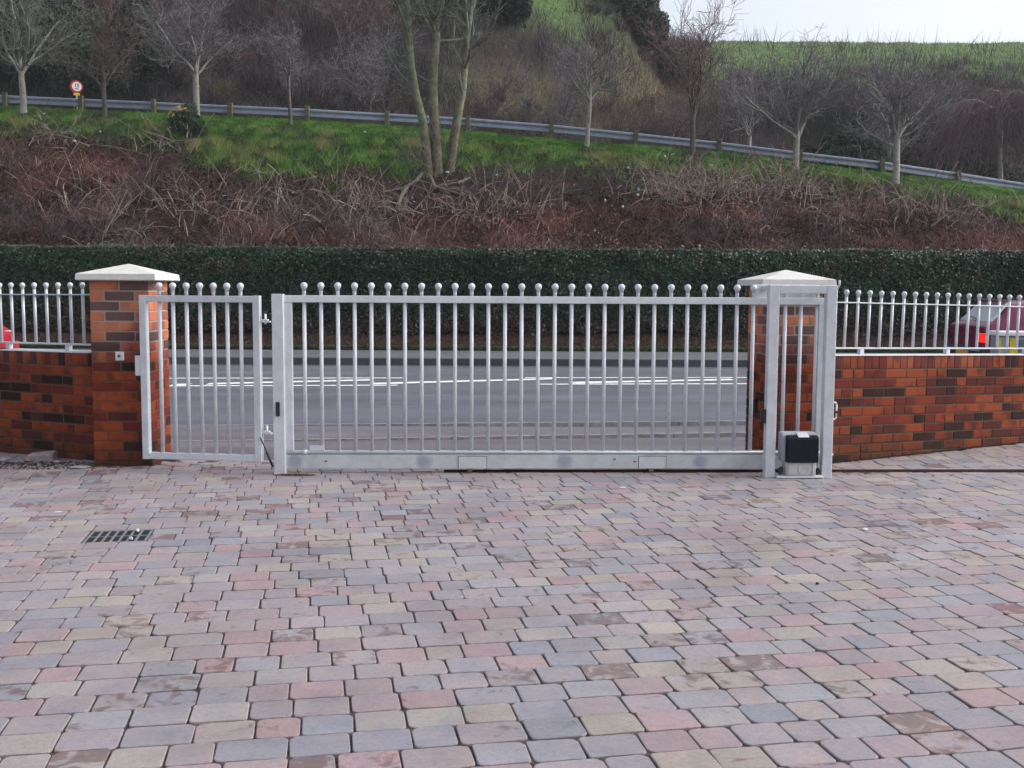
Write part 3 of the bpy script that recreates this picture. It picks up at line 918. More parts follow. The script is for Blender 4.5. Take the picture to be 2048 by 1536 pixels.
# guide bracket back to the pillar
box('guide_plate', ua - 0.03, ub + 0.03, 0.285, 0.30, ztp - 0.10, ztp + 0.004, M['galv_bright'], t, 0.002)
box('guide_arm', ua + 0.012, ua + 0.05, 0.0725, 0.2845, ztp - 0.040, ztp - 0.008, M['galv'], t, 0.002)
box('guide_arm', ub + 0.012, ub + 0.05, 0.0725, 0.2845, ztp - 0.040, ztp - 0.008, M['galv'], t, 0.002)
# photocell on the left flank, handle on the right flank
zc = Q(1527, 833)[1]
box('photocell', ua - 0.036, ua - 0.0005, 0.010, 0.050, zc - 0.052, zc + 0.052, M['black'], t, 0.006, 2)
zh = Q(1668, 822)[1]; uh = ub + pw
bm = bmesh.new()
hp = [(uh, 0.03, zh + 0.060), (uh + 0.022, 0.03, zh + 0.060), (uh + 0.030, 0.03, zh + 0.045), (uh + 0.030, 0.03, zh - 0.05), (uh + 0.020, 0.03, zh - 0.064), (uh, 0.03, zh - 0.064)]
for a_, b_ in zip(hp, hp[1:]): add_cyl(bm, a_, b_, 0.006, n=8)
me = bpy.data.meshes.new('handle'); bm.normal_update(); bm.to_mesh(me); bm.free()
hd = link('handle', me, M['galv_bright'], t)
box('handle_grip', uh + 0.0205, uh + 0.040, 0.018, 0.042, zh - 0.020, zh - 0.002, M['black'], hd, 0.003)
cyl('bolt', (uh, 0.03, Q(1668, 910)[1]), (uh + 0.014, 0.03, Q(1668, 910)[1]), 0.008, M['galv_bright'], t, 8)

# ---- gate motor
MF = PORTAL
mu0, mu1 = Q(1573, 900, -0.04)[0], Q(1636, 900, -0.04)[0]
zm0 = 0.0185; zm1 = Q(1600, 925, -0.04)[1]; zm2 = Q(1600, 874, -0.04)[1]
o0 = PORTAL.world(0, 0, 0)
t = thing('gate_motor', o0, PORTAL.a, 'boxy gate motor with dark blue black cover between the frame posts', 'gate motor')
yf = -0.05
box('gear_housing', mu0 + 0.004, mu1 - 0.010, yf + 0.012, yf + 0.13, zm0, zm1, M['alu'], t, 0.006, 2)
cyl('clutch_disc', ((mu0 + mu1) / 2 + 0.012, yf + 0.0115, zm0 + 0.052), ((mu0 + mu1) / 2 + 0.012, yf + 0.005, zm0 + 0.052), 0.040, M['alu'], t, 24)
for s_ in (mu0 + 0.022, mu1 - 0.032):
    box('housing_rib', s_ - 0.006, s_ + 0.006, yf + 0.004, yf + 0.0118, zm0 + 0.005, zm1 - 0.004, M['alu'], t, 0.002)
# cover: grey shell behind, black face with tapered top
def prism_yz(name, prof, x0, x1, mat, parent, bev=0.006):
    bm = bmesh.new()
    a = [bm.verts.new((x0, y, z)) for y, z in prof]; b = [bm.verts.new((x1, y, z)) for y, z in prof]
    n = len(prof)
    bm.faces.new(a); bm.faces.new(b[::-1])
    for i in range(n): bm.faces.new((a[i], b[i], b[(i + 1) % n], a[(i + 1) % n]))
    bmesh.ops.recalc_face_normals(bm, faces=bm.faces)
    if bev: bmesh.ops.bevel(bm, geom=list(bm.edges), offset=bev, segments=2, affect='EDGES')
    return link(name, bm_mesh(name, bm), mat, parent)
prism_yz('front_cover', [(yf - 0.012, zm1 + 0.001), (yf - 0.010, zm2 - 0.012), (yf + 0.004, zm2 + 0.006), (yf + 0.045, zm2 + 0.010), (yf + 0.045, zm1 + 0.001)], mu0, mu1, M['motor_black'], t, 0.004)
prism_yz('rear_shell', [(yf + 0.0455, zm1 + 0.001), (yf + 0.0455, zm2 + 0.012), (yf + 0.06, zm2 + 0.030), (yf + 0.15, zm2 + 0.026), (yf + 0.16, zm1 + 0.001)], mu0 - 0.022, mu1 - 0.006, M['motor_grey'], t, 0.006)
mc = (mu0 + mu1) / 2
prism_yz('lid_tongue', [(yf - 0.006, zm2 - 0.0005), (yf + 0.002, zm2 + 0.0085), (yf + 0.06, zm2 + 0.031), (yf + 0.06, zm2 + 0.022), (yf + 0.03, zm2 + 0.0125)], mc - 0.035, mc + 0.045, M['white_plastic'], t, 0)
blob('side_knob', (mu0 - 0.028, yf + 0.06, 0.055), (0.030, 0.030, 0.036), M['black'], 5, parent=t)
blob('side_knob', (mu1 + 0.018, yf + 0.07, 0.045), (0.022, 0.026, 0.028), M['black'], 6, parent=t)
bm = bmesh.new()
ux = mu1 + 0.030
add_cyl(bm, (ux, 0.03, 0.019), (ux, 0.03, 0.105), 0.013, n=10); add_cyl(bm, (ux, 0.03, 0.105), (ux, 0.03, 0.135), 0.019, 0.012, n=10)
me = bpy.data.meshes.new('cable_gland'); bm.normal_update(); bm.to_mesh(me); bm.free()
link('cable_gland', me, M['motor_grey'], t)

# ---- key switch and inner photocell on the pillars
ku, kz = PIL_L.hit(240.5, 712)
t = thing('key_switch', PIL_L.world(ku, -0.001, kz), 0, 'small square key switch with green centre on the left pillar', 'key switch')
box('housing', -0.031, 0.031, -0.020, 0, -0.033, 0.033, M['white_plastic'], t, 0.005, 2)
cyl('button', (0, -0.0205, 0.001), (0, -0.026, 0.001), 0.011, M['green_led'], t, 16)
# photocell on the inner flank of the right pillar
pc = PIL_R.world(-0.012, 0.20, at(1511, 812, 8.45).z)
o = link('wall_photocell', None) if False else None
bm = bmesh.new(); add_box(bm, -0.012, 0.0115, -0.025, 0.025, -0.055, 0.055, 0.004, 2)
o = link('wall_photocell', bm_mesh('wall_photocell', bm), M['black'], None, pc, (0, 0, PIL_R.a))
o['label'] = 'small black photocell on the inner side of the right pillar'; o['category'] = 'photocell'

# ---- whip aerial beside the frame
p = at(1679, 566, 8.12)
t = thing('aerial', (p.x, p.y, 0), 0, 'thin upright whip aerial beside the right pillar cap', 'aerial')
cyl('bracket', (0, 0.06, p.z - 0.06), (0, 0, p.z - 0.01), 0.006, M['galv'], t, 8)
cyl('base', (0, 0, p.z - 0.02), (0, 0, p.z + 0.02), 0.008, M['white_plastic'], t, 10)
cyl('whip', (0, 0, p.z + 0.021), (0.001, 0, p.z + 0.47), 0.0018, M['postwood'], t, 6)
cyl('mast', (0, 0.06, 0.871), (0, 0.06, p.z - 0.055), 0.006, M['galv'], t, 8)

# ---- rusty ground track
tu0 = GATE.hit(888, 950)[0]
t = thing('gate_track', GATE.o, GATE.a, 'rusty steel ground track of the sliding gate running to the right', 'gate track')
box('track_bed', tu0, 6.6, -0.026, 0.026, -0.012, 0.0065, M['rust'], t, 0.001)
cyl('track_rail', (tu0, 0, 0.009), (6.6, 0, 0.009), 0.010, M['rust'], t, 10)

# ================================================================== DEBRIS AT THE FOOT OF THE LEFT WALL
def crumbs(name, cx, cy, rx, ry, n, s0, s1, cols, label, cat, seed, zoff=0.0, **kw):
    r = np.random.default_rng(seed)
    V0 = np.array([[1, 0, 0], [-1, 0, 0], [0, 1, 0], [0, -1, 0], [0, 0, 1], [0, 0, -.6]], float)
    F0 = np.array([[0, 2, 4], [2, 1, 4], [1, 3, 4], [3, 0, 4], [2, 0, 5], [1, 2, 5], [3, 1, 5], [0, 3, 5]])
    a = r.random(n) * 2 * np.pi; q = np.sqrt(r.random(n))
    x = cx + rx * q * np.cos(a) ; y = cy + ry * q * np.sin(a)
    s = s0 + (s1 - s0) * r.random(n) ** 3
    V = V0[None] * (s[:, None, None] * (0.6 + 0.8 * r.random((n, 6, 1))))
    V[:, :, 2] *= 0.55
    an = r.random(n) * 6.28; c_, s_ = np.cos(an)[:, None], np.sin(an)[:, None]
    X = V[:, :, 0] * c_ - V[:, :, 1] * s_; Yy = V[:, :, 0] * s_ + V[:, :, 1] * c_
    z = gz(x, y) + zoff
    V = np.stack([X + x[:, None], Yy + y[:, None], V[:, :, 2] + z[:, None]], 2).reshape(-1, 3)
    Fc = (F0[None] + (np.arange(n) * 6)[:, None, None]).reshape(-1, 3)
    cc = np.array(cols)[r.integers(0, len(cols), n)] * (0.7 + 0.6 * r.random((n, 1)))
    o = link(name, np_mesh(name, V, Fc, np.repeat(cc, 6, 0)), M['dry'], kind='stuff')
    o['label'] = label
    return o
soilc = [(0.03, 0.022, 0.018), (0.06, 0.035, 0.03), (0.02, 0.02, 0.018), (0.10, 0.08, 0.07)]
p = on_ground(70, 935, 0.02)
crumbs('loose_soil', p.x, p.y + .05, 0.75, 0.16, 2600, 0.003, 0.014, soilc, 'dark soil and crumbs at the foot of the left wall', 'soil', 5)
p = on_ground(590, 950)
crumbs('dirt_heap', p.x, p.y, 0.15, 0.05, 1400, 0.002, 0.008, [(0.07, 0.035, 0.03), (0.05, 0.03, 0.02), (0.12, 0.09, 0.06)], 'small heap of brown dirt at the foot of the gate post', 'dirt', 6)
p = on_ground(310, 925, 0.02)
crumbs('wet_dirt', p.x, p.y + .05, 0.2, 0.1, 900, 0.002, 0.008, soilc, 'dark dirt between the left pillar and the small gate leaf', 'dirt', 7)
for k, (px, py) in enumerate(((1680, 946), (1905, 944), (1540, 953))):
    p = on_ground(px, py)
    crumbs('track_dirt', p.x, p.y, 0.25, 0.03, 500, 0.002, 0.006, soilc, ['brown dirt along the track beside the frame', 'brown dirt along the track near the right edge', 'dirt at the foot of the left frame post'][k], 'dirt', 8 + k)
for k, (fr, a_, b_, lab) in enumerate(((WALL_R, 0.1, 2.6, 'thin line of dark crumbs added as contact shade at the foot of the right wall'), (PIL_L, 0.0, 0.44, 'dark crumbs added as contact shade at the foot of the left pillar'), (PIL_R, 0.0, 0.43, 'dark crumbs added as contact shade at the foot of the right pillar'))):
    c_ = fr.world((a_ + b_) / 2, -0.025, 0); m_ = int(900 * (b_ - a_)); rr_ = np.random.default_rng(90 + k)
    o = crumbs('foot_shade_crumbs', 0, 0, 1, 1, m_, 0.002, 0.009, [(0.03, 0.025, 0.018), (0.05, 0.035, 0.03), (0.03, 0.045, 0.015), (0.02, 0.015, 0.012)], lab, 'dirt', 30 + k)  # dark crumbs stand in for the contact shadow along each foot
    co = np.empty(len(o.data.vertices) * 3, np.float32); o.data.vertices.foreach_get('co', co); co = co.reshape(-1, 6, 3)
    cen = co.mean(1, keepdims=True); u_ = a_ + (b_ - a_) * rr_.random(m_); v_ = -0.004 - 0.035 * rr_.random(m_) ** 2
    nx = fr.o.x + fr.e.x * u_ + fr.n.x * v_; ny = fr.o.y + fr.e.y * u_ + fr.n.y * v_
    co = co - cen + np.stack([nx, ny, gz(nx, ny) + 0.004], 1)[:, None, :]
    o.data.vertices.foreach_set('co', co.astype(np.float32).ravel()); o.data.update()
rub = [(86, 915, (0.095, 0.05, 0.032), 'brick', 'grey pink broken brick lying on the soil by the left wall'),
       (55, 920, (0.035, 0.03, 0.025), 'stone', 'rounded stone just left of the broken brick'),
       (114, 923, (0.035, 0.025, 0.018), 'stone', 'small pale stone just right of the broken brick'),
       (8, 917, (0.06, 0.05, 0.02), 'stone', 'flat pale stone at the left edge of the soil'),
       (158, 932, (0.09, 0.05, 0.012), 'stone', 'flat grey slab against the foot of the left pillar')]
rubm = plain('rubble_stone', (0.30, 0.25, 0.26), 0.9, 0, 0.3, 40, 0.2, 0.5)
for k, (px, py, s, cat, lab) in enumerate(rub):
    p = on_ground(px, py + 4, 0.03)
    if cat == 'brick':
        bm = bmesh.new(); add_box(bm, -s[0], s[0], -s[1], s[1], 0, 0.06, 0.008, 2)
        for v in bm.verts: v.co += Vector((random.uniform(-1, 1), random.uniform(-1, 1), random.uniform(-1, 1))) * 0.004
        o = link('broken_brick', bm_mesh('broken_brick', bm), rubm, None, (p.x, p.y, 0.025), (0.08, -0.05, 0.1)); o['label'] = lab; o['category'] = 'brick'
    else:
        blob('stone', (p.x, p.y, 0.03 + s[2] * 0.7), s, rubm, 60 + k, lab, 'stone')

# ================================================================== TERRAIN
YR = 42.0
gpx = [(-1200, 172), (-400, 200), (0, 217), (300, 231), (620, 246), (775, 256), (930, 266), (1100, 283), (1270, 295), (1440, 310), (1600, 331), (1765, 351), (1920, 369), (2048, 385), (2500, 440), (3200, 520)]
gp = [at(a, b, YR) for a, b in gpx]
GXs = np.array([q.x for q in gp]); GZs = np.array([q.z for q in gp])
def z_rail(x): return np.interp(x, GXs, GZs)
def terr(x, y):
    zr = z_rail(x)
    t = np.clip((y - 27.2) / (YR - 0.8 - 27.2), 0, 1)
    base = 0.75
    bank = base + (zr - base) * (t ** 0.92)
    bank = bank + 0.55 * (fbm(x * 0.55, y * 0.55) - 0.47) * np.sin(np.pi * np.clip(t, 0, 1)) + 0.26 * (fbm(x * 1.7, y * 1.7) - 0.47) * sm(0, .08, t) * sm(1, .86, t)
    xe = 0.146 * y
    zr_far = np.interp(x, GXs, GZs)
    ramp_ = zr_far + (29.5 - zr_far) * np.clip((y - 50) / 75, 0, 1)
    ridge = ramp_ - 0.0010 * np.clip(y - 125, 0, 900) ** 1.0 * 20 * 0
    ridge = ridge - np.clip(y - 125, 0, 500) * 0.1
    spur = sm(0, 7.5, xe - x) * 13.0 * sm(52, 86, y) + sm(0, 30, -x + 4) * 0.28 * np.clip(y - 50, 0, 60)
    und = 2.2 * (fbm(x * 0.09 + 5, y * 0.09) - 0.47) * sm(50, 62, y) * sm(130, 100, y) + 0.5 * (fbm(x * 0.5, y * 0.5) - 0.47) * sm(50, 55, y)
    return np.where(y < YR - 0.8, bank, np.where(y < 50, zr - 0.03, ridge + spur + und))
def srgb(r, g, b):
    f = lambda v: ((v / 255 + 0.055) / 1.055) ** 2.4 if v > 10 else v / 255 / 12.92
    return np.array([f(r), f(g), f(b)])
GRASS = np.array([0.060, 0.150, 0.020]); SOILC = np.array([0.028, 0.020, 0.020])
EDX = [0, 300, 420, 640, 760, 900, 1050, 1250, 1450, 1700, 1900, 2048]; EDY = [250, 278, 318, 352, 352, 345, 350, 355, 352, 358, 388, 425]
def zone_bank(x, y):
    """fraction of grass, bare soil on the bank (world positions)"""
    P = np.stack([x, y, terr(x, y)], 1); px, py = project(P)
    edge = np.interp(px, EDX, EDY)
    nz = (fbm(x * 0.8, y * 0.8) - 0.47) * 130
    grass = sm(30, -25, py - edge + nz * 0.6)
    rail = np.interp(px, [a for a, b in gpx], [b for a, b in gpx])
    mow = sm(24, 8, py - rail)
    grass = np.maximum(grass * (0.55 + 0.45 * sm(0.40, 0.52, fbm(x * 1.3 + 9, y * 1.3))), mow)
    soil = np.exp(-((px - 1000) / 150) ** 2 - ((py - 376) / 48) ** 2) * 1.2 + 1.2 * np.exp(-((px - 1270) / 210) ** 2 - ((py - 356) / 36) ** 2) \
        + 0.9 * np.exp(-((px - 830) / 90) ** 2 - ((py - 385) / 30) ** 2) + 0.8 * np.exp(-((px - 190) / 90) ** 2 - ((py - 270) / 25) ** 2) \
        + 0.8 * np.exp(-((px - 1880) / 220) ** 2 - ((py - 385 - (px - 1790) * 0.1) / 16) ** 2)
    for tx, ty in ((45, 225), (210, 228), (393, 250), (580, 258), (1175, 300), (1385, 305), (1592, 335), (1790, 366)):
        soil = soil + 0.85 * np.exp(-((px - tx) / 34) ** 2 - ((py - ty - 4) / 13) ** 2)
    soil = np.clip(soil * 1.15 + nz * 0.006, 0, 1)
    return grass, soil, px, py
def zone_hill(x, y):
    P = np.stack([x, y, terr(x, y)], 1); px, py = project(P)
    n1 = fbm(x * 0.22 + 3, y * 0.22); n2 = fbm(x * 0.6, y * 0.6 + 8)
    grass = np.exp(-((px - 1150 - (py - 40) * 0.9 + (n1 - .47) * 160) / 95) ** 2 - ((py - 15 + (n2 - .47) * 70) / 80) ** 2) * 1.0
    grass = np.maximum(grass, sm(1330, 1420, px) * sm(235, 120, py + (n1 - .47) * 120))
    tan = np.exp(-((px - 1030) / 170) ** 2 - ((py - 195) / 55) ** 2) + 0.8 * np.exp(-((px - 1290) / 130) ** 2 - ((py - 190) / 90) ** 2)
    dark = sm(420, 160, px + (n1 - .47) * 500) * sm(20, 90, py) + np.exp(-((px - 1700) / 240) ** 2 - ((py - 290 - (px - 1700) * .08) / 48) ** 2) * 1.3 + 0.9 * np.exp(-((px - 1250) / 90) ** 2 - ((py - 20) / 60) ** 2)
    dark = dark + 0.7 * sm(0.50, 0.60, n1) * (px < 1000)
    return np.clip(grass + (n2 - .47) * .5, 0, 1), np.clip(tan + (n2 - .47) * .6, 0, 1), np.clip(dark + (n2 - .47) * .6, 0, 1), px, py

def terrain_obj(name, xs, ys, colf):
    X, Y = np.meshgrid(xs, ys); x, y = X.ravel(), Y.ravel()
    V = np.stack([x, y, terr(x, y)], 1)
    nx = len(xs); i = (np.arange(len(ys) - 1)[:, None] * nx + np.arange(nx - 1)[None]).ravel()
    q = np.stack([i, i + 1, i + 1 + nx, i + nx], 1)
    return link(name, np_mesh(name, V, q, colf(x, y), True), M['terrain'], kind='structure')
def bank_col(x, y):
    g_, s_, px, py = zone_bank(x, y)
    litter = np.array([0.034, 0.020, 0.018]) * (0.6 + 0.9 * fbm(x * 3, y * 3)[:, None])
    c = litter * (1 - g_[:, None]) + (GRASS * 0.75)[None] * g_[:, None]
    return c * (1 - s_[:, None]) + SOILC[None] * s_[:, None]
def hill_col(x, y):
    g_, t_, d_, px, py = zone_hill(x, y)
    c = np.tile([0.050, 0.042, 0.042], (len(x), 1))
    c = c * (1 - t_[:, None]) + np.array([0.115, 0.10, 0.06]) * t_[:, None]
    c = c * (1 - g_[:, None]) + np.array([0.135, 0.215, 0.080]) * g_[:, None]
    return c * (1 - d_[:, None]) + np.array([0.014, 0.022, 0.014]) * d_[:, None]
terrain_obj('bank', np.arange(-34, 36, 0.25), np.concatenate([np.arange(27.2, 42.2, 0.25), np.arange(42.2, 50.1, 1.0)]), bank_col)
terrain_obj('hill', np.arange(-130, 170, 1.25), np.concatenate([np.arange(49.0, 130, 1.0), np.arange(130, 420, 10.0)]), hill_col)
xs = np.arange(-60, 61, 2.0)
sheet('upper_road', xs, [43.2, 49.0], lambda x, y: z_rail(x) - 0.022, M['road'])

def in_view(P, m=60, top=-60):
    px, py = project(P); return (px > -m) & (px < 2048 + m) & (py > top) & (py < 900)

# ================================================================== VEGETATION MASSES
def blades(x, y, h, w, lean, col0, col1, r, curve=None, zoff=0.0):
    n = len(x); z = terr(x, y) + zoff
    a = r.random(n) * 2 * np.pi
    side = np.stack([np.cos(a), np.sin(a) * 0.4, np.zeros(n)], 1)
    b = np.stack([x, y, z], 1)
    la = r.random(n) * 2 * np.pi
    tip = b + np.stack([np.cos(la) * lean, np.sin(la) * lean, np.sqrt(np.maximum(1 - lean ** 2, 0.05))], 1) * h[:, None]
    V = np.stack([b - side * w[:, None], b + side * w[:, None], tip], 1).reshape(-1, 3)
    Fc = np.arange(n * 3).reshape(-1, 3)
    cc = np.stack([col0, col0, col1], 1).reshape(-1, 3)
    return V, Fc, cc
def leaves_at(Pc, nrm, size, col, r):
    n = len(Pc)
    d = nrm + (r.random((n, 3)) - .5) * 1.5; d /= np.linalg.norm(d, axis=1, keepdims=True)
    ref = r.random((n, 3)) - .5; a = np.cross(d, ref); a /= np.linalg.norm(a, axis=1, keepdims=True) + 1e-9
    b = np.cross(d, a)
    s = (size * (0.6 + 0.8 * r.random(n)))[:, None]
    V = np.stack([Pc - a * s, Pc - b * s * 0.55, Pc + a * s, Pc + b * s * 0.55], 1).reshape(-1, 3)
    return V, np.arange(n * 4).reshape(-1, 4), np.repeat(col, 4, 0)
def join(parts):
    Vs, Fs, Cs, o = [], [], [], 0
    for V, Fc, c in parts:
        Vs.append(V); Fs.append(Fc + o); Cs.append(c); o += len(V)
    return np.concatenate(Vs), Fs, np.concatenate(Cs)

# -- grass on the bank
r = np.random.default_rng(21)
n = 420000
y = 29 + 12.9 * np.sqrt(r.random(n)); x = (r.random(n) - 0.5) * 1.1 * y
g_, s_, px, py = zone_bank(x, y)
keep = (r.random(n) < g_ * (1 - 0.85 * s_)) & (py > 150) & (py < 500)
x, y, g_, px, py = x[keep], y[keep], g_[keep], px[keep], py[keep]
n = len(x)
rail = np.interp(px, [a for a, b in gpx], [b for a, b in gpx]); mow = sm(26, 6, py - rail)
patch = fbm(x * 0.9 + 4, y * 0.9 + 2)
colg = np.array([0.070, 0.178, 0.034])[None] * (0.6 + 0.8 * r.random((n, 1)))
dry = np.array([0.155, 0.155, 0.075])[None] * (0.7 + 0.6 * r.random((n, 1)))
f = np.clip(sm(0.47, 0.62, patch) * 0.6 * (1 - mow) + (r.random(n) < 0.10) * 0.5, 0, 1)[:, None]
c = colg * (1 - f) + dry * f
c = c * (1 + mow[:, None] * np.array([0.35, 0.30, 0.0]))
tus = sm(0.42, 0.60, fbm(x * 2.1 + 3, y * 2.1))
c = c * (0.62 + 0.75 * tus[:, None]) * (1 + np.array([0.45, 0.12, 0.1]) * (tus * (1 - mow))[:, None])
h = (0.08 + 0.16 * r.random(n)) * (1 - 0.55 * mow) * (0.6 + 1.1 * tus * (1 - mow))
V, Fc, cc = blades(x, y, h, 0.006 + 0.010 * r.random(n), 0.25 + 0.5 * r.random(n), c * 0.8, c * 1.15, r)
link('bank_grass', np_mesh('bank_grass', V, Fc, cc), M['leaf'], kind='stuff', label='rough green grass on the bank below the crash barrier')

# -- brambles: arching dead canes on the bank
def canes(n, ymin, ymax, accept, hfun, wid, colf, seed, segs=5, droop=1.6):
    r = np.random.default_rng(seed)
    y = ymin + (ymax - ymin) * r.random(n); x = (r.random(n) - 0.5) * 1.12 * y
    g_, s_, px, py = zone_bank(x, y)
    s_ = np.maximum(s_, zone_bank(x, y + 1.3)[1])
    g_ = np.maximum(g_, sm(26, -14, py - 44 - np.interp(px, EDX, EDY) + (fbm(x * 0.8, y * 0.8) - 0.47) * 70))
    k = r.random(n) < accept(g_, s_, px, py, x, y)
    x, y, px, py = x[k], y[k], px[k], py[k]; n = len(x)
    z = terr(x, y); L = hfun(px, py, r, n)
    az = r.random(n) * 2 * np.pi; el = R_(50) + R_(38) * r.random(n)
    lay = droop * (0.4 + r.random(n))
    pos = np.stack([x, y, z - 0.02], 1); pts = [pos]
    for s in range(segs):
        e = el - lay * (s / segs)
        d = np.stack([np.cos(az) * np.cos(e), np.sin(az) * np.cos(e), np.sin(e)], 1)
        d += (r.random((n, 3)) - .5) * 0.35
        pos = pos + d * (L / segs)[:, None]; pts.append(pos)
    pts = np.stack(pts, 1)           # n, segs+1, 3
    w = wid * (0.6 + 0.8 * r.random(n))
    a = r.random(n) * 6.28
    side = np.stack([np.cos(a), 0.3 * np.sin(a), 0.5 * np.sin(a)], 1)
    tap = np.linspace(1, 0.45, segs + 1)[None, :, None]
    A = pts - side[:, None] * w[:, None, None] * tap; B = pts + side[:, None] * w[:, None, None] * tap
    V = np.stack([A, B], 2).reshape(-1, 3)
    i = np.arange(segs) * 2; q = np.stack([i, i + 1, i + 3, i + 2], 1)
    Fc = (q[None] + (np.arange(n) * 2 * (segs + 1))[:, None, None]).reshape(-1, 4)
    c = colf(px, py, x, y, r, n)
    return V, Fc, np.repeat(c, 2 * (segs + 1), 0)
RED = np.array([0.140, 0.080, 0.076]); PALE = np.array([0.36, 0.285, 0.25]); BROWN = np.array([0.12, 0.070, 0.055]); PURP = np.array([0.19, 0.135, 0.145])
def cane_col(px, py, x, y, r, n):
    right = sm(900, 1300, px)
    k = r.random(n)
    clump = fbm(x * 0.7 + 1, y * 0.7 + 3)
    c = np.where((k < 0.50 - 0.1 * right)[:, None], RED, np.where((k < 0.78)[:, None], BROWN, np.where((k < 0.90)[:, None], PURP, PALE)))
    c = c * (0.40 + 0.6 * r.random((n, 1)) + 0.55 * sm(0.40, 0.60, clump)[:, None])
    c2 = fbm(x * 0.35 + 11, y * 0.5 + 5); c = c * np.where((c2 < 0.42)[:, None], np.array([[0.75, 0.85, 0.95]]), np.where((c2 > 0.53)[:, None], np.array([[1.15, 0.92, 0.85]]), 1.0))
    return c
acc = lambda g_, s_, px, py, x, y: np.clip(1 - g_, 0.006, 1) * np.clip(1 - 0.93 * s_, 0.03, 1) * (0.05 + 0.95 * sm(0.40, 0.52, fbm(x * 0.75, y * 0.9)))
hf = lambda px, py, r, n: (0.40 + 0.75 * r.random(n)) * (1 - 0.35 * sm(1000, 1300, px))
parts = [canes(62000, 28.0, 40.5, acc, hf, 0.008, cane_col, 31)]
# short dense dead stems
parts.append(canes(70000, 28.0, 40.5, acc, lambda px, py, r, n: 0.2 + 0.3 * r.random(n), 0.008, cane_col, 32, 3, 1.0))
# leaf litter flecks
r = np.random.default_rng(33); n = 130000
y = 28 + 12.5 * r.random(n); x = (r.random(n) - .5) * 1.12 * y
g_, s_, px, py = zone_bank(x, y); k = r.random(n) < np.clip(1 - g_, .05, 1) * (1 - .8 * s_)
x, y = x[k], y[k]; n = len(x)
c = np.array([[0.115, 0.060, 0.050], [0.070, 0.038, 0.035], [0.24, 0.15, 0.11], [0.04, 0.06, 0.025]])[r.choice(4, n, p=[.38, .34, .16, .12])] * (0.35 + 1.0 * r.random((n, 1)) * (0.4 + sm(0.40, 0.55, fbm(x * 0.8, y * 0.8)))[:, None])
parts.append(blades(x, y, 0.05 + 0.08 * r.random(n), 0.02 + 0.025 * r.random(n), 0.6 + 0.35 * r.random(n), c, c, r, zoff=0.25 * 0))
V, Fs, cc = join(parts)
link('bramble_thicket', np_mesh('bramble_thicket', V, Fs, cc), M['dry'], kind='stuff', label='tangle of dead reddish brown brambles on the bank behind the hedge')

# -- pale cut stalks lying in heaps (right and centre)
def seg_arcs(starts, seed, L0, L1, r0, flat=0.25, segs=5):
    rr = random.Random(seed); out = []
    for (x, y) in starts:
        z = float(terr(np.array([x]), np.array([y]))[0])
        az = rr.uniform(0, 2 * math.pi); el = rr.uniform(-0.1, 1.2) if rr.random() < 0.7 else rr.uniform(1.0, 1.5); L = rr.uniform(L0, L1)
        p = Vector((x, y, z + rr.uniform(-0.02, 0.25))); ra = r0 * rr.uniform(0.6, 1.5)
        for s in range(segs):
            d = Vector((math.cos(az) * math.cos(el), math.sin(az) * math.cos(el) * 0.6, math.sin(el)))
            q = p + d * (L / segs)
            out.append((*p, *q, ra, ra * 0.85)); ra *= 0.85; p = q
            az += rr.uniform(-.18, .18); el -= rr.uniform(-0.05, 0.30)
    return out
sts = []
rr = random.Random(5)
for (cx, cy, sx, sy, n) in ((700, 435, 200, 35, 90), (250, 430, 220, 50, 100), (1340, 398, 80, 22, 120), (1420, 400, 110, 30, 240), (1560, 385, 90, 25, 170), (1000, 430, 120, 25, 120), (1700, 420, 160, 30, 160), (1900, 440, 120, 25, 90), (760, 440, 120, 25, 90), (440, 430, 160, 30, 60), (120, 290, 70, 20, 70), (330, 300, 60, 15, 30)):
    for _ in range(n):
        px = rr.gauss(cx, sx * 0.6); py = rr.gauss(cy, sy * 0.7)
        # find the bank point behind this pixel
        d = ray(px, py); Yv = np.arange(28, 41.5, 0.25)
        zray = CAM_H + d.z / d.y * Yv; xx = d.x / d.y * Yv
        kk = np.where(terr(xx, Yv) > zray)[0]
        if len(kk): sts.append((xx[kk[0]], Yv[kk[0]]))
V, Fq = tubes(seg_arcs(sts, 8, 0.4, 1.8, 0.0145))
cst = np.repeat(np.array([PALE])[np.zeros(len(V) // 6, int)] * (0.28 + 0.75 * rng.random((len(V) // 6, 1))), 6, 0)[:len(V)]
if len(cst) < len(V): cst = np.concatenate([cst, np.tile(PALE, (len(V) - len(cst), 1))])
link('cut_stalks', np_mesh('cut_stalks', V, Fq, cst), M['dry'], kind='stuff', label='heaps of pale cut stalks lying on the bank')

# -- hill scrub
r = np.random.default_rng(41); n = 420000
y = 49.5 + 75 * r.random(n) ** 1.35; x = (r.random(n) - .5) * 1.06 * y
P_ = np.stack([x, y, terr(x, y)], 1); k = in_view(P_, 60, -110); x, y = x[k], y[k]; n = len(x)
g_, t_, d_, px, py = zone_hill(x, y)
k = (r.random(n) < np.clip(1.0 - 0.985 * g_ - 0.35 * t_ , 0.012, 1)) & ~((px > 935) & (px < 1075) & (py > 60) & (py < 170) & (r.random(n) < 0.85)); x, y, g_, t_, d_, px, py = [q[k] for q in (x, y, g_, t_, d_, px, py)]; n = len(x)
twig_c = np.array([[0.105, 0.082, 0.088], [0.080, 0.060, 0.058], [0.135, 0.115, 0.115], [0.055, 0.062, 0.042], [0.11, 0.060, 0.050]])[r.choice(5, n, p=[.3, .25, .13, .2, .12])]
c = twig_c * np.array([0.95, 1.0, 1.10]) * (1 - t_[:, None]) + np.array([0.24, 0.20, 0.125]) * t_[:, None]
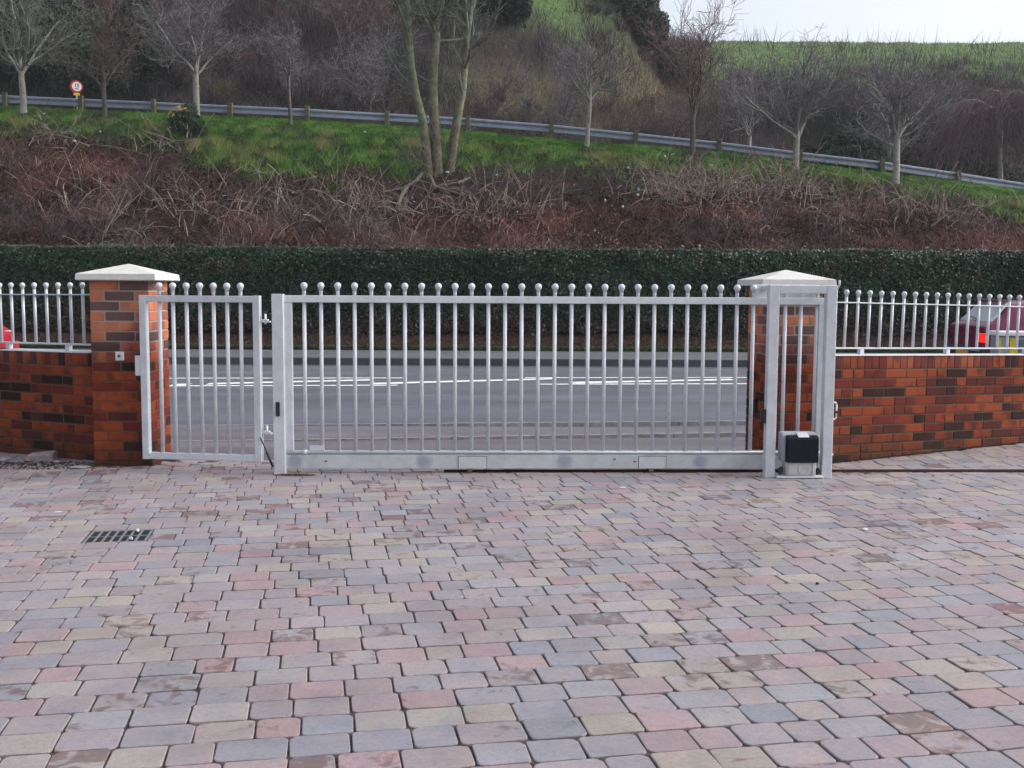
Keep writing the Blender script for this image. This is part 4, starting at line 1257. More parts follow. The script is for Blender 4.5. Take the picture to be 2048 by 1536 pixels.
c = c * (1 - 0.85 * d_[:, None]) + np.array([0.018, 0.030, 0.018]) * d_[:, None] * 0.85
c = c * (0.5 + 0.9 * r.random((n, 1))) * (0.7 + 0.6 * sm(0.38, 0.56, fbm(x * 0.45, y * 0.45)))[:, None]
h = (0.5 + 1.1 * r.random(n)) * (0.6 + 0.9 * sm(0.40, 0.58, fbm(x * 0.3 + 7, y * 0.3))) * (1 - 0.6 * t_) * (y / 60) ** 0.5
V1, F1, c1 = blades(x, y, h, 0.012 + 0.016 * r.random(n) * (y / 60), 0.15 + 0.6 * r.random(n), c, c * 1.1, r)
V2 = []
link('hill_scrub', np_mesh('hill_scrub', V1, F1, c1), M['dry'], kind='stuff', label='bare brown and purple scrub covering the hillside')
# -- shrubs: fans of bare twigs, each its own tone
r = np.random.default_rng(45); m = 2600
y = 50 + 62 * r.random(m) ** 1.3; x = (r.random(m) - .5) * 1.06 * y
k = in_view(np.stack([x, y, terr(x, y)], 1), 60, -90); x, y = x[k], y[k]
g_, t_, d_, px, py = zone_hill(x, y); k = (r.random(len(x)) < np.clip(1 - 1.1 * g_ - .6 * t_, 0.03, 1)) & ~((px > 925) & (px < 1085) & (py > 50) & (py < 190)); x, y, t_, d_ = x[k], y[k], t_[k], d_[k]; m = len(x)
T_ = 90
pal = np.array([[0.16, 0.13, 0.14], [0.12, 0.075, 0.07], [0.19, 0.17, 0.165], [0.09, 0.095, 0.065], [0.17, 0.09, 0.07], [0.20, 0.17, 0.10]])
cs = pal[r.choice(6, m, p=[.28, .2, .17, .15, .12, .08])] * (0.55 + 0.7 * r.random((m, 1))); cs = cs * (1 - .78 * d_[:, None])
R0 = (0.6 + 1.1 * r.random(m)) * (1 - .5 * t_)
X = np.repeat(x, T_); Y = np.repeat(y, T_); RR = np.repeat(R0, T_); n = len(X)
u = r.normal(size=(n, 3)); u[:, 2] = np.abs(u[:, 2]) * 1.3 + 0.25; u /= np.linalg.norm(u, axis=1, keepdims=True)
b0 = np.stack([X, Y, np.repeat(terr(x, y), T_)], 1)
s0 = b0 + u * (RR * 0.45 * r.random(n))[:, None]
u2 = u + (r.random((n, 3)) - .5) * 0.7; u2 /= np.linalg.norm(u2, axis=1, keepdims=True)
e0 = s0 + u2 * (RR * (0.35 + 0.55 * r.random(n)))[:, None]
sd = np.cross(u2, np.tile([0.2, 1, 0.1], (n, 1))); sd /= np.linalg.norm(sd, axis=1, keepdims=True); wd = (0.010 + 0.014 * r.random(n))[:, None]
V = np.stack([s0 - sd * wd, s0 + sd * wd, e0], 1).reshape(-1, 3); cc = np.repeat(np.repeat(cs, T_, 0) * (0.6 + 0.8 * r.random((n, 1))), 3, 0)
link('hill_shrubs', np_mesh('hill_shrubs', V, np.arange(3 * n).reshape(-1, 3), cc), M['dry'], kind='stuff', label='leafless shrubs crowding the hillside above the upper road')
# -- ivy and bramble leaves in dark patches
r = np.random.default_rng(46); m = 900
y = 50 + 45 * r.random(m) ** 1.4; x = (r.random(m) - .5) * 1.06 * y
g_, t_, d_, px, py = zone_hill(x, y); k = r.random(m) < np.clip(d_ * 1.1 - g_ + 0.06 + 0.25 * (py > 190), 0, 1); x, y = x[k], y[k]; m = len(x); T_ = 150
X = np.repeat(x, T_) ; Y = np.repeat(y, T_); Zb = np.repeat(terr(x, y), T_); RR = np.repeat(0.5 + 0.9 * r.random(m), T_); n = len(X)
u = r.normal(size=(n, 3)); u[:, 2] = np.abs(u[:, 2]); u /= np.linalg.norm(u, axis=1, keepdims=True)
Pv = np.stack([X, Y, Zb], 1) + u * (RR * (0.6 + .4 * r.random(n)))[:, None] * np.array([1.3, 1, .8])
gc = np.array([[0.030, 0.052, 0.030], [0.022, 0.038, 0.026], [0.045, 0.065, 0.035], [0.035, 0.04, 0.03]])[r.integers(0, 4, n)] * (0.5 + 0.9 * r.random((n, 1)))
V, Fc, cc = leaves_at(Pv, u, 0.055, gc, r)
link('hill_ivy', np_mesh('hill_ivy', V, Fc, cc), M['leaf'], kind='stuff', label='dark ivy and bramble leaves in patches on the hillside')
# -- hill grass
n = 160000
y = 50 + 80 * r.random(n); x = (r.random(n) - .3) * 0.95 * y
P_ = np.stack([x, y, terr(x, y)], 1); k = in_view(P_, 60, -80); x, y = x[k], y[k]; n = len(x)
g_, t_, d_, px, py = zone_hill(x, y); k = r.random(n) < np.maximum(g_, 0.6 * t_) * (1 - d_); x, y, t_ = x[k], y[k], t_[k]; n = len(x)
c = (np.array([0.145, 0.235, 0.085]) * (1 - t_[:, None]) + np.array([0.17, 0.15, 0.08]) * t_[:, None]) * (0.7 + 0.6 * r.random((n, 1)))
V, Fc, cc = blades(x, y, 0.12 + 0.2 * r.random(n), 0.03 + 0.03 * r.random(n), 0.2 + 0.5 * r.random(n), c, c * 1.1, r)
link('hill_grass', np_mesh('hill_grass', V, Fc, cc), M['leaf'], kind='stuff', label='hazy green grass on the hill and far ridge')

# -- leafy masses as real leaves
def bush_leaves(c0, rad, n, size, cols, r, lump=0.35):
    u = r.normal(size=(n, 3)); u /= np.linalg.norm(u, axis=1, keepdims=True)
    lob = 1 + lump * (2 * fbm(u[:, 0] * 2.3 + c0[0] + 9, u[:, 2] * 2.3 + u[:, 1] + c0[1] + 50, 3) - 0.94) * 1.6
    q = (0.60 + 0.40 * r.random(n) ** 0.5) * lob
    Pc = np.array(c0)[None] + u * q[:, None] * np.array(rad)[None]
    col = np.array(cols)[r.integers(0, len(cols), n)] * (0.55 + 0.8 * r.random((n, 1)))
    return leaves_at(Pc, u, size, col, r)
EVG = [(0.022, 0.040, 0.022), (0.030, 0.050, 0.026), (0.016, 0.030, 0.020), (0.040, 0.050, 0.030)]
def hit_terr(px, py, y0=27.5, y1=130):
    d = ray(px, py); Yv = np.arange(y0, y1, 0.25); zray = CAM_H + d.z / d.y * Yv; xx = d.x / d.y * Yv
    kk = np.where(terr(xx, Yv) > zray)[0]
    k = kk[0] if len(kk) else len(Yv) - 1
    return float(xx[k]), float(Yv[k]), float(terr(xx[k:k + 1], Yv[k:k + 1])[0])

# ================================================================== HEDGE
r = np.random.default_rng(51)
t = thing('clipped_hedge', (0, 26.6, 0), 0, 'long clipped dark evergreen hedge along the far side of the road', 'hedge')
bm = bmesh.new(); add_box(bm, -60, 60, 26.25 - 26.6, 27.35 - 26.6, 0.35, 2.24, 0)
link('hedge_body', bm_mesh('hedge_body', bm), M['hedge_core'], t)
n1, n2 = 190000, 70000
x = (r.random(n1) - .5) * 33; z = 0.16 + 2.18 * r.random(n1) ** 0.95
bot = 0.14 + 0.35 * fbm(x * 0.8, x * 0 + 3); k = z > bot; x, z = x[k], z[k]
yy = 26.13 + 0.34 * (fbm(x * 1.2, z * 1.6) - .47) + 0.10 * (fbm(x * 4, z * 4) - .47) - 0.0 + r.normal(0, 0.055, len(x)) + 0.10 * sm(2.2, 2.36, z)
Pa = np.stack([x, yy, z], 1); na = np.tile([0, -1, 0.25], (len(x), 1))
x = (r.random(n2) - .5) * 34; y = 26.15 + 1.3 * r.random(n2)
z = 2.31 + 0.22 * (fbm(x * 0.7, y * 1.2) - .47) + 0.10 * (fbm(x * 4, y * 4) - .47) + np.abs(r.normal(0, 0.02, n2))
Pb = np.stack([x, y, z], 1); nb = np.tile([0, -0.2, 1.0], (len(x), 1))
# sparse upright shoots above the cut top
ns_ = 260; sx_ = (r.random(ns_) - .5) * 32; sh_ = 0.05 + 0.13 * r.random(ns_) ** 2; k9 = 22
qx = np.repeat(sx_, k9) + r.normal(0, 0.02, ns_ * k9); qt = r.random(ns_ * k9)
Pd = np.stack([qx, np.repeat(26.2 + 0.9 * r.random(ns_), k9) + r.normal(0, .02, ns_ * k9), 2.30 + np.repeat(sh_, k9) * qt], 1)
Pb = np.concatenate([Pb, Pd]); nb = np.concatenate([nb, np.tile([0, -.4, .6], (len(Pd), 1))])
Pc = np.concatenate([Pa, Pb]); nn = np.concatenate([na, nb])
patch = sm(0.42, 0.60, fbm(Pc[:, 0] * 0.35 + 2, Pc[:, 2] * 0.7))
base = np.array([[0.020, 0.048, 0.026], [0.028, 0.060, 0.028], [0.014, 0.034, 0.024], [0.045, 0.085, 0.035], [0.05, 0.055, 0.045]])[r.choice(5, len(Pc), p=[.35, .25, .25, .1, .05])]
low = sm(1.05, 0.40, Pc[:, 2])
dead = np.array([0.070, 0.030, 0.026])
col = base * np.array([0.66, 0.90, 0.76]) * (0.30 + 1.0 * r.random((len(Pc), 1)) ** 1.6 + 0.45 * patch[:, None])
brn = sm(0.56, 0.64, fbm(Pc[:, 0] * 0.9 + 40, Pc[:, 2] * 1.6 + 3))
col = np.where((r.random(len(Pc)) < brn * 0.45)[:, None], np.array([[0.06, 0.045, 0.03]]) * (0.5 + r.random((len(Pc), 1))), col)
col = np.where((r.random(len(Pc)) < low * 0.55)[:, None], dead[None] * (0.5 + r.random((len(Pc), 1))), col)
topf = sm(2.28, 2.36, Pc[:, 2])[:, None]
col = col * (1 - 0.6 * topf) + np.array([0.075, 0.085, 0.06])[None] * 0.6 * topf
Pc[:, 1] -= 26.6
V, Fc, cc = leaves_at(Pc, nn, 0.031, col, r)
lo = link('hedge_foliage', np_mesh('hedge_foliage', V, Fc, cc), M['hedge_leaf'], t, kind='stuff')
# leaf litter and weeds on the verge
n = 60000; x = (r.random(n) - .5) * 30; y = 25.2 + 1.1 * r.random(n)
z = -0.07 + np.interp(y, [25.1, 25.28, 25.5, 26.2, 27.2], [0, 0.07, 0.08, 0.36, 0.6]) + 0.01
c = np.array([[0.08, 0.03, 0.025], [0.05, 0.025, 0.022], [0.03, 0.06, 0.02], [0.12, 0.07, 0.05]])[r.choice(4, n, p=[.4, .35, .15, .1])] * (0.6 + .8 * r.random((n, 1)))
V, Fc, cc = leaves_at(np.stack([x, y, z], 1), np.tile([0, -.5, 1.], (n, 1)), 0.022, c, r)
n = 16000; x = (r.random(n) - .5) * 30; y = 25.06 + 0.16 * r.random(n); z = np.full(n, -0.02) + 0.05 * r.random(n)
c = np.array([0.040, 0.065, 0.022])[None] * (0.4 + r.random((n, 1)))
V3, F3, c3 = leaves_at(np.stack([x, y, z], 1), np.tile([0, -1., .6], (n, 1)), 0.022, c, r)
V, Fs, cc = join([(V, Fc, cc), (V3, F3, c3)])
link('leaf_litter', np_mesh('leaf_litter', V, Fs, cc), M['leaf'], kind='stuff', label='brown leaf litter and moss along the edge under the hedge')

# ================================================================== BUSHES AS THINGS
def bush(name, px, py, rad, n, size, cols, label, cat, seed, yfix=None, group=None, stems=True, lump=0.35, extra=None, lift=0.8):
    r = np.random.default_rng(seed)
    if yfix is None: x, y, z = hit_terr(px, py)
    else:
        q = at(px, py, yfix); x, y = q.x, yfix; z = float(terr(np.array([x]), np.array([y]))[0])
    t = thing(name, (x, y, z), 0, label, cat, group)
    V, Fc, cc = bush_leaves((0, 0, rad[2] * lift), rad, n, size, cols, r, lump)
    if extra is not None:
        k = r.random(len(cc) // 4) < extra[0]; k = np.repeat(k, 4) & (V[:, 2] > rad[2] * extra[2])
        cc[k] = np.array(extra[1])
    V[:, 2] = np.maximum(V[:, 2], -0.3)
    link('foliage', np_mesh('foliage', V, Fc, cc), M['leaf'], t)
    segs = []
    rr = random.Random(seed)
    for i in range(9):
        a = rr.uniform(0, 6.28); p1 = (math.cos(a) * rad[0] * 0.5, math.sin(a) * rad[1] * 0.5, rad[2] * rr.uniform(0.7, 1.3))
        segs.append((0, 0, -0.2, *[v * 0.5 for v in p1], 0.05 * rad[2], 0.035 * rad[2])); segs.append((*[v * 0.5 for v in p1], *p1, 0.035 * rad[2], 0.012 * rad[2]))
    V, Fq = tubes(segs); link('stem', np_mesh('stem', V, Fq), M['bark_dark'], t)
    return t
bush('gorse_bush', 378, 292, (0.75, 0.7, 0.62), 9000, 0.028, [(0.022, 0.048, 0.024), (0.03, 0.06, 0.02), (0.015, 0.03, 0.02)], 'dark green gorse bush with yellow flowers below the second pale tree', 'bush', 61, 38.6, extra=(0.0, (0.6, 0.45, 0.02), 1.1), lump=0.6)
bush('evergreen_bush', 1003, 172, (2.0, 2.0, 2.3), 24000, 0.10, EVG, 'large dark evergreen bush on the hill left of the green clearing', 'bush', 62, 66, lump=0.25)
bush('evergreen_bush', 1215, 50, (3.0, 2.5, 1.7), 15000, 0.12, EVG, 'dark spreading bush on the hill right of the green clearing', 'bush', 63, 76)
bush('evergreen_bush', 1278, 58, (2.3, 2.4, 2.1), 15000, 0.12, EVG, 'dark bush at the shoulder of the hill against the sky', 'bush', 64, 80)
bush('evergreen_bush', 1328, 90, (1.8, 2.0, 1.6), 12000, 0.12, EVG, 'last dark bush where the steep hill drops to the far ridge', 'bush', 65, 82)
bush('evergreen_bush', 1690, 345, (2.6, 1.6, 1.5), 14000, 0.075, EVG, 'dark low bush behind the barrier between the two right-hand pale trees', 'bush', 66, 51.5)
bush('evergreen_bush', 1850, 360, (2.3, 1.6, 1.5), 14000, 0.075, EVG, 'dark low bush behind the barrier left of the weeping tree', 'bush', 67, 51.5)
bush('evergreen_bush', 1960, 375, (2.0, 1.6, 1.7), 11000, 0.075, EVG, 'dark low bush behind the barrier beneath the weeping tree', 'bush', 68, 53)
bush('evergreen_bush', 150, 200, (3.2, 2.0, 2.6), 18000, 0.09, EVG, 'dark bush behind the round speed sign', 'bush', 69, 54)
bush('evergreen_bush', 275, 160, (2.2, 1.8, 2.2), 13000, 0.09, EVG, 'dark bush between the first and second roadside trees on the left', 'bush', 70, 56)
bush('evergreen_bush', 30, 130, (3.0, 2.0, 2.6), 15000, 0.09, EVG, 'dark bush at the left edge above the barrier', 'bush', 71, 57)
# yellow gorse flowers as a part of the gorse bush
gb = bpy.data.objects['gorse_bush']; r = np.random.default_rng(77); n = 120
u = r.normal(size=(n, 3)); u /= np.linalg.norm(u, axis=1, keepdims=True); u[:, 2] = np.abs(u[:, 2]); u[:, 1] = -np.abs(u[:, 1]) * .8
Pf = u * np.array([0.62, 0.55, 0.42]) + np.array([-0.12, -0.1, 0.62]); Pf[:, 0] = Pf[:, 0] * 0.75 - 0.12
V, Fc, cc = leaves_at(Pf, u, 0.030, np.tile([0.62, 0.47, 0.02], (n, 1)), r)
link('flowers', np_mesh('flowers', V, Fc, cc), M['leaf'], gb)

# ================================================================== TREES
def grow(segs, p, d, L, ra, lvl, spec, rr, maxl):
    ns = spec['segs'][min(lvl, len(spec['segs']) - 1)]
    w = spec['wob'] * (1 + 0.3 * lvl)
    pts = [p]; q = p; r0 = ra; dd = d.normalized()
    nchild = spec['n'][lvl] if lvl < maxl else 0
    for s in range(ns):
        dd = (dd + Vector((rr.gauss(0, w), rr.gauss(0, w), rr.gauss(0, w) * 0.7 + spec['up'] * (0.10 if lvl else 0.0)))).normalized()
        q2 = q + dd * (L / ns); r1 = max(r0 * (1 - spec['taper'] / ns), spec['rmin'])
        segs[lvl].append((*q, *q2, r0, r1))
        t = (s + 1) / ns
        if lvl < maxl and t > spec['bare'][lvl]:
            k = nchild / (ns * (1 - spec['bare'][lvl]))
            kk = int(k) + (1 if rr.random() < k - int(k) else 0)
            for _ in range(kk):
                ax = dd.orthogonal().normalized(); ax.rotate(Matrix.Rotation(rr.uniform(0, 2 * math.pi), 3, dd))
                an = R_(rr.uniform(*spec['ang']))
                cd = dd.copy(); cd.rotate(Matrix.Rotation(an, 3, ax))
                f = rr.random()
                grow(segs, q + (q2 - q) * f, cd, L * rr.uniform(*spec['ratio'][lvl]), max(r1 * rr.uniform(0.50, 0.72), spec['rmin']), lvl + 1, spec, rr, maxl)
        q, r0 = q2, r1
def tree(label, px, py, Y, fork, H, r0, seed, mat, twig, nl=6, lean=(0, 0), spread=(22, 52), dens=1.0, cat='tree', maxl=3, name='bare_tree', group='bare winter trees along the upper road', up=1.0, trunk_taper=0.78):
    rr = random.Random(seed)
    q = at(px, py, Y); x = q.x; z = float(terr(np.array([x]), np.array([Y]))[0])
    t = thing(name, (x, Y, z), 0, label, cat, group)
    segs = {0: []}
    p = Vector((0, 0, -0.15)); ra = r0 * 1.25; ns = 6
    d = Vector((lean[0], lean[1], 1)).normalized()
    tr = []
    for s in range(ns):
        d2 = (d + Vector((rr.gauss(0, 0.03), rr.gauss(0, 0.03), 0))).normalized()
        q2 = p + d2 * ((fork + 0.15) / ns); r1 = r0 * (1 - (1 - trunk_taper) * (s + 1) / ns)
        tr.append((*p, *q2, ra, r1)); p, ra = q2, r1
    crown = {k: [] for k in range(6)}
    spec = dict(segs=[8, 6, 4, 3], wob=0.13, n=[8 * dens, 5.5 * dens, 4 * dens, 3 * dens], up=up, taper=0.70, bare=[0.22, 0.15, 0.1, 0.1], ang=(30, 68), ratio=[(0.35, 0.6), (0.35, 0.62), (0.4, 0.7), (0.4, .7)], rmin=0.006)
    a0 = rr.uniform(0, 6.28)
    for i in range(nl):
        a = a0 + i * 2 * math.pi / nl + rr.uniform(-.35, .35); s_ = R_(rr.uniform(*spread))
        if i == 0: s_ = R_(8)
        dd = Vector((math.cos(a) * math.sin(s_), math.sin(a) * math.sin(s_), math.cos(s_)))
        st = p - Vector((0, 0, rr.uniform(0, 0.28) * fork * (i > 0)))
        grow(crown, st, dd, (H - fork) * 0.86 * rr.uniform(0.75, 1.05) * (1.0 if i == 0 else 0.9), ra * (0.72 if i == 0 else rr.uniform(0.42, 0.62)), 0, spec, rr, maxl)
    V, Fq = tubes(tr + []); link('trunk', np_mesh('trunk', V, Fq, smooth=True), mat, t)
    V, Fq = tubes(crown[0]); link('limbs', np_mesh('limbs', V, Fq, smooth=True), mat, t)
    V, Fq = tubes([s for k in range(1, 5) for s in crown[k]]); link('crown', np_mesh('crown', V, Fq), twig, t)
    return t
Yt = 40.6
tree('pale barked bare tree at the far left, left of the round speed sign', 47, 222, Yt, 1.5, 5.2, 0.13, 201, M['bark_pale'], M['twig_green'], 6, (-0.01, 0), (25, 60))
tree('slim dark bare tree just right of the round speed sign', 210, 222, Yt, 1.3, 4.9, 0.10, 202, M['bark_dark'], M['twig_red'], 5, (0, 0), (15, 38))
tree('pale bare tree with a wide fan crown behind the gorse bush', 393, 238, Yt - .4, 1.75, 5.0, 0.135, 203, M['bark_pale'], M['twig'], 7, (0, 0), (22, 55), 1.05)
tree('thin leaning bare tree between the gorse bush and the three-stemmed tree', 582, 250, Yt, 1.9, 4.0, 0.075, 204, M['bark_dark'], M['twig'], 5, (-0.03, 0), (28, 62))
tree('slender pale bare tree just right of the three-stemmed tree', 1173, 290, Yt, 2.1, 4.4, 0.095, 206, M['bark_pale'], M['twig'], 6, (0.04, 0), (28, 70), 0.9)
tree('tall dark bare tree whose top stands against the sky', 1385, 306, Yt, 1.6, 6.0, 0.11, 207, M['bark_dark'], M['twig_red'], 6, (0, 0), (8, 27), 0.9)
tree('pale bare tree with crown below the ridge, second from right', 1590, 330, Yt - .6, 1.35, 4.7, 0.14, 208, M['bark_pale'], M['twig'], 7, (0.02, 0), (25, 62), 1.0)
tree('pale bare tree with white trunk nearest the right edge in front of the barrier', 1791, 362, Yt - 1.0, 1.7, 4.9, 0.14, 209, M['bark_pale'], M['twig'], 7, (0, 0), (25, 62), 1.0)
# trees behind the barrier
tree('bare multi-limbed tree on the hill left of the slender pale tree', 1120, 250, 54, 0.7, 4.3, 0.09, 211, M['bark_dark'], M['twig'], 6, (0.03, 0), (15, 40), 1.0)
tree('bare pale tree behind the barrier left of the second-from-right tree', 1500, 318, 52, 2.2, 6.2, 0.11, 212, M['bark_pale'], M['twig'], 6, (-.02, 0), (20, 50), 0.9)
tree('reddish bare shrubby tree behind the barrier left of the tall dark tree', 1340, 300, 52, 0.5, 4.0, 0.09, 213, M['bark_dark'], M['twig_red'], 7, (0, 0), (15, 55), 1.1)
tree('bare tree behind the barrier half hidden by the rightmost pale trunk', 1778, 350, 51, 1.6, 5.0, 0.10, 214, M['bark_pale'], M['twig'], 5, (0, 0), (20, 50), 0.8)
tree('grey bare tree high on the hill between the first two left trees', 300, 90, 58, 1.0, 5.0, 0.09, 215, M['bark_dark'], M['twig_red'], 6, (0, 0), (15, 45), 1.0)
tree('bare tree high on the hill above the thin leaning tree', 680, 110, 60, 1.0, 5.5, 0.09, 216, M['bark_dark'], M['twig_red'], 6, (0, 0), (15, 45), 1.0)
tree('bare tree on the hill left of the three-stemmed tree', 740, 190, 55, 0.8, 4.5, 0.08, 217, M['bark_dark'], M['twig'], 6, (0, 0), (20, 50), 1.0)
tree('bare tree on the hill just right of the three-stemmed tree', 985, 215, 56, 0.6, 3.6, 0.07, 218, M['bark_dark'], M['twig_red'], 6, (0, 0), (20, 55), 1.0)

# the large three-stemmed tree
q = at(872, 335, 36.2); bx, by = q.x, 36.2; bz = float(terr(np.array([bx]), np.array([by]))[0])
t = thing('multi_stem_tree', (bx, by, bz), 0, 'large green barked tree with three tall bare stems in the middle of the bank', 'tree')
stems = [[(858, 335), (852, 290), (845, 240), (833, 190), (822, 130), (818, 70), (815, 10), (800, -70), (790, -160)],
         [(876, 335), (872, 290), (868, 230), (866, 180), (868, 130), (873, 80), (872, 50), (885, 0), (905, -80), (915, -160)],
         [(893, 335), (906, 290), (915, 235), (925, 180), (930, 120), (935, 60), (944, 10), (958, -60), (975, -150)]]
rads = [[.17, .15, .145, .125, .125, .115, .105, .08, .05], [.21, .18, .165, .155, .145, .135, .13, .09, .07, .04], [.19, .16, .15, .14, .125, .115, .10, .08, .05]]
rr = random.Random(9)
spec = dict(segs=[7, 5, 4, 3], wob=0.07, n=[7, 6, 4, 3], up=0.8, taper=0.75, bare=[0.25, 0.15, 0.1, 0.1], ang=(20, 50), ratio=[(0.35, 0.55), (0.35, 0.6), (0.4, 0.7)], rmin=0.007)
crown = {k: [] for k in range(6)}
for si, (st, rd) in enumerate(zip(stems, rads)):
    pts = []
    for (px_, py_) in st:
        w = at(px_, py_, by + (si - 1) * 0.15); pts.append(Vector((w.x - bx, w.y - by, w.z - bz)))
    pts[0].z = -0.35 - 0.1 * si
    segs = []
    for i in range(len(pts) - 1):
        m_ = 3
        for k in range(m_):
            a_, b_ = pts[i].lerp(pts[i + 1], k / m_), pts[i].lerp(pts[i + 1], (k + 1) / m_)
            segs.append((*a_, *b_, rd[i] + (rd[i + 1] - rd[i]) * k / m_, rd[i] + (rd[i + 1] - rd[i]) * (k + 1) / m_))
    segs[0] = (*segs[0][:6], segs[0][6] * 1.25, segs[0][7])
    cut_ = (4, 7, 5)[si]; V, Fq = tubes(segs[cut_:]); so = link('stem', np_mesh('stem', V, Fq, smooth=True), M['bark_green'], t)
    V, Fq = tubes(segs[:cut_]); link('stem_base', np_mesh('stem_base', V, Fq, smooth=True), M['bark_brown'], so)
    for i in range(4, len(pts)):
        for _ in range(3 if i > 5 else 1):
            a = rr.uniform(0, 6.28); s_ = R_(rr.uniform(40, 75)); 
            dd = Vector((math.cos(a) * math.sin(s_), math.sin(a) * math.sin(s_), math.cos(s_)))
            grow(crown, pts[i - 1].lerp(pts[i], rr.random()), dd, rr.uniform(1.2, 2.6), rd[i] * 0.4, 1, spec, rr, 3)
# forks and low side shoots
for (a_, b_, ra) in (((871, 52), (843, -20), .07), ((868, 70), (890, 55), .035), ((926, 190), (905, 120), .03), ((935, 60), (928, -10), .06), ((895, 205), (880, 170), .025)):
    A = at(*a_, by); B = at(*b_, by); A = Vector((A.x - bx, 0, A.z - bz)); B = Vector((B.x - bx, -.05, B.z - bz))
    grow(crown, A, B - A, (B - A).length * 1.6, ra, 1, spec, rr, 3)
for i in range(26):
    a = rr.uniform(0, 6.28); dd = Vector((math.cos(a) * .5, math.sin(a) * .5, 1))
    grow(crown, Vector((rr.uniform(-1.1, .7), rr.uniform(-.4, .3), -0.15 + 0.05 * rr.random())), dd, rr.uniform(0.7, 1.7), 0.009, 2, spec, rr, 3)
V, Fq = tubes([s for k in range(0, 5) for s in crown[k]]); link('crown', np_mesh('crown', V, Fq), M['twig_green'], t)
for (pp) in ([(850, 350), (830, 378), (806, 385), (760, 392)], [(812, 382), (800, 405), (796, 430)], [(866, 378), (890, 392), (935, 408)], [(873, 382), (915, 373), (940, 366)], [(855, 350), (870, 378), (900, 400)]):
    prev = None; segs = []
    for k, (a, b) in enumerate(pp):
        x_, y_, z_ = hit_terr(a, b); v = Vector((x_ - bx, y_ - by, z_ - bz + 0.06))
        if prev is not None: segs.append((*prev, *v, 0.07 * (1 - 0.2 * (k - 1)), 0.07 * (1 - 0.2 * k)))
        prev = v
    V, Fq = tubes(segs); link('exposed_root', np_mesh('exposed_root', V, Fq, smooth=True), M['bark_dark'], t)

# weeping tree behind the barrier at the right edge
wy = 47.5; q = at(2006, 380, wy); wx = q.x; wz = float(terr(np.array([wx]), np.array([wy]))[0])
t = thing('weeping_tree', (wx, wy, wz), 0, 'grey weeping tree with hanging twigs at the right edge', 'tree')
rr = random.Random(12); tr = []; p = Vector((0, 0, -.1)); ra = .13
for k in range(7):
    q2 = p + Vector((rr.gauss(-0.03, .05), 0, 0.62)); tr.append((*p, *q2, ra, ra * .93)); p = q2; ra *= .93
limbs, tw = [], []
for i in range(15):
    a = i * 2 * math.pi / 15 + rr.uniform(-.2, .2); e = R_(rr.uniform(15, 65)); q = p - Vector((0, 0, rr.uniform(0, 0.9))); rb = 0.05
    L = rr.uniform(2.0, 3.4); cur = e
    for s in range(8):
        d = Vector((math.cos(a) * math.cos(cur), math.sin(a) * math.cos(cur), math.sin(cur))); q2 = q + d * L / 8
        limbs.append((*q, *q2, rb, rb * .85)); rb *= .85
        for _ in range(11 if s > 1 else 3):
            h = q.lerp(q2, rr.random()); dd = Vector((math.cos(a) * .5 + rr.gauss(0, .4), math.sin(a) * .5 + rr.gauss(0, .4), rr.uniform(-.2, .5)))
            LL = rr.uniform(1.2, 3.4)
            for m_ in range(6):
                dd = (dd + Vector((rr.gauss(0, .06), rr.gauss(0, .06), -0.42))).normalized(); h2 = h + dd * LL / 6
                tw.append((*h, *h2, 0.010 - 0.0006 * m_, 0.0095 - 0.0006 * m_))
                if rr.random() < .35:
                    s2 = h2 + Vector((rr.gauss(0, .15), rr.gauss(0, .15), -0.3)); tw.append((*h2, *s2, 0.005, 0.004))
                h = h2
        q = q2; cur -= 0.22; a += rr.gauss(0, .1)
V, Fq = tubes(tr); link('trunk', np_mesh('trunk', V, Fq, smooth=True), M['bark_pale'], t)
V, Fq = tubes(limbs); link('limbs', np_mesh('limbs', V, Fq, smooth=True), M['bark_pale'], t)
V, Fq = tubes(tw); link('crown', np_mesh('crown', V, Fq), M['twig_red'], t)

# small leaning dead birch on the bank
q0 = hit_terr(200, 480); pts = [(200, 482), (215, 455), (232, 425), (243, 400), (252, 378)]
t = thing('dead_sapling', (q0[0], q0[1], q0[2]), 0, 'pale leaning dead sapling in the brambles at left', 'sapling')
segs = []; prev = None
for k, (a, b) in enumerate(pts):
    w = at(a, b, q0[1]); v = Vector((w.x - q0[0], 0.02 * k, w.z - q0[2] + (-.3 if k == 0 else 0)))
    if prev is not None: segs.append((*prev, *v, 0.032 - .005 * k, 0.027 - 0.005 * k))
    prev = v
V, Fq = tubes(segs); link('trunk', np_mesh('trunk', V, Fq, smooth=True), M['bark_pale'], t)
segs = []
for (a, b) in (((222, 448), (250, 415)), ((250, 415), (283, 382)), ((240, 425), (262, 395))):
    A, B = at(*a, q0[1]), at(*b, q0[1]); segs.append((A.x - q0[0], 0, A.z - q0[2], B.x - q0[0], 0.1, B.z - q0[2], 0.014, 0.009))
V, Fq = tubes(segs); link('branch', np_mesh('branch', V, Fq, smooth=True), M['bark_pale'], t)

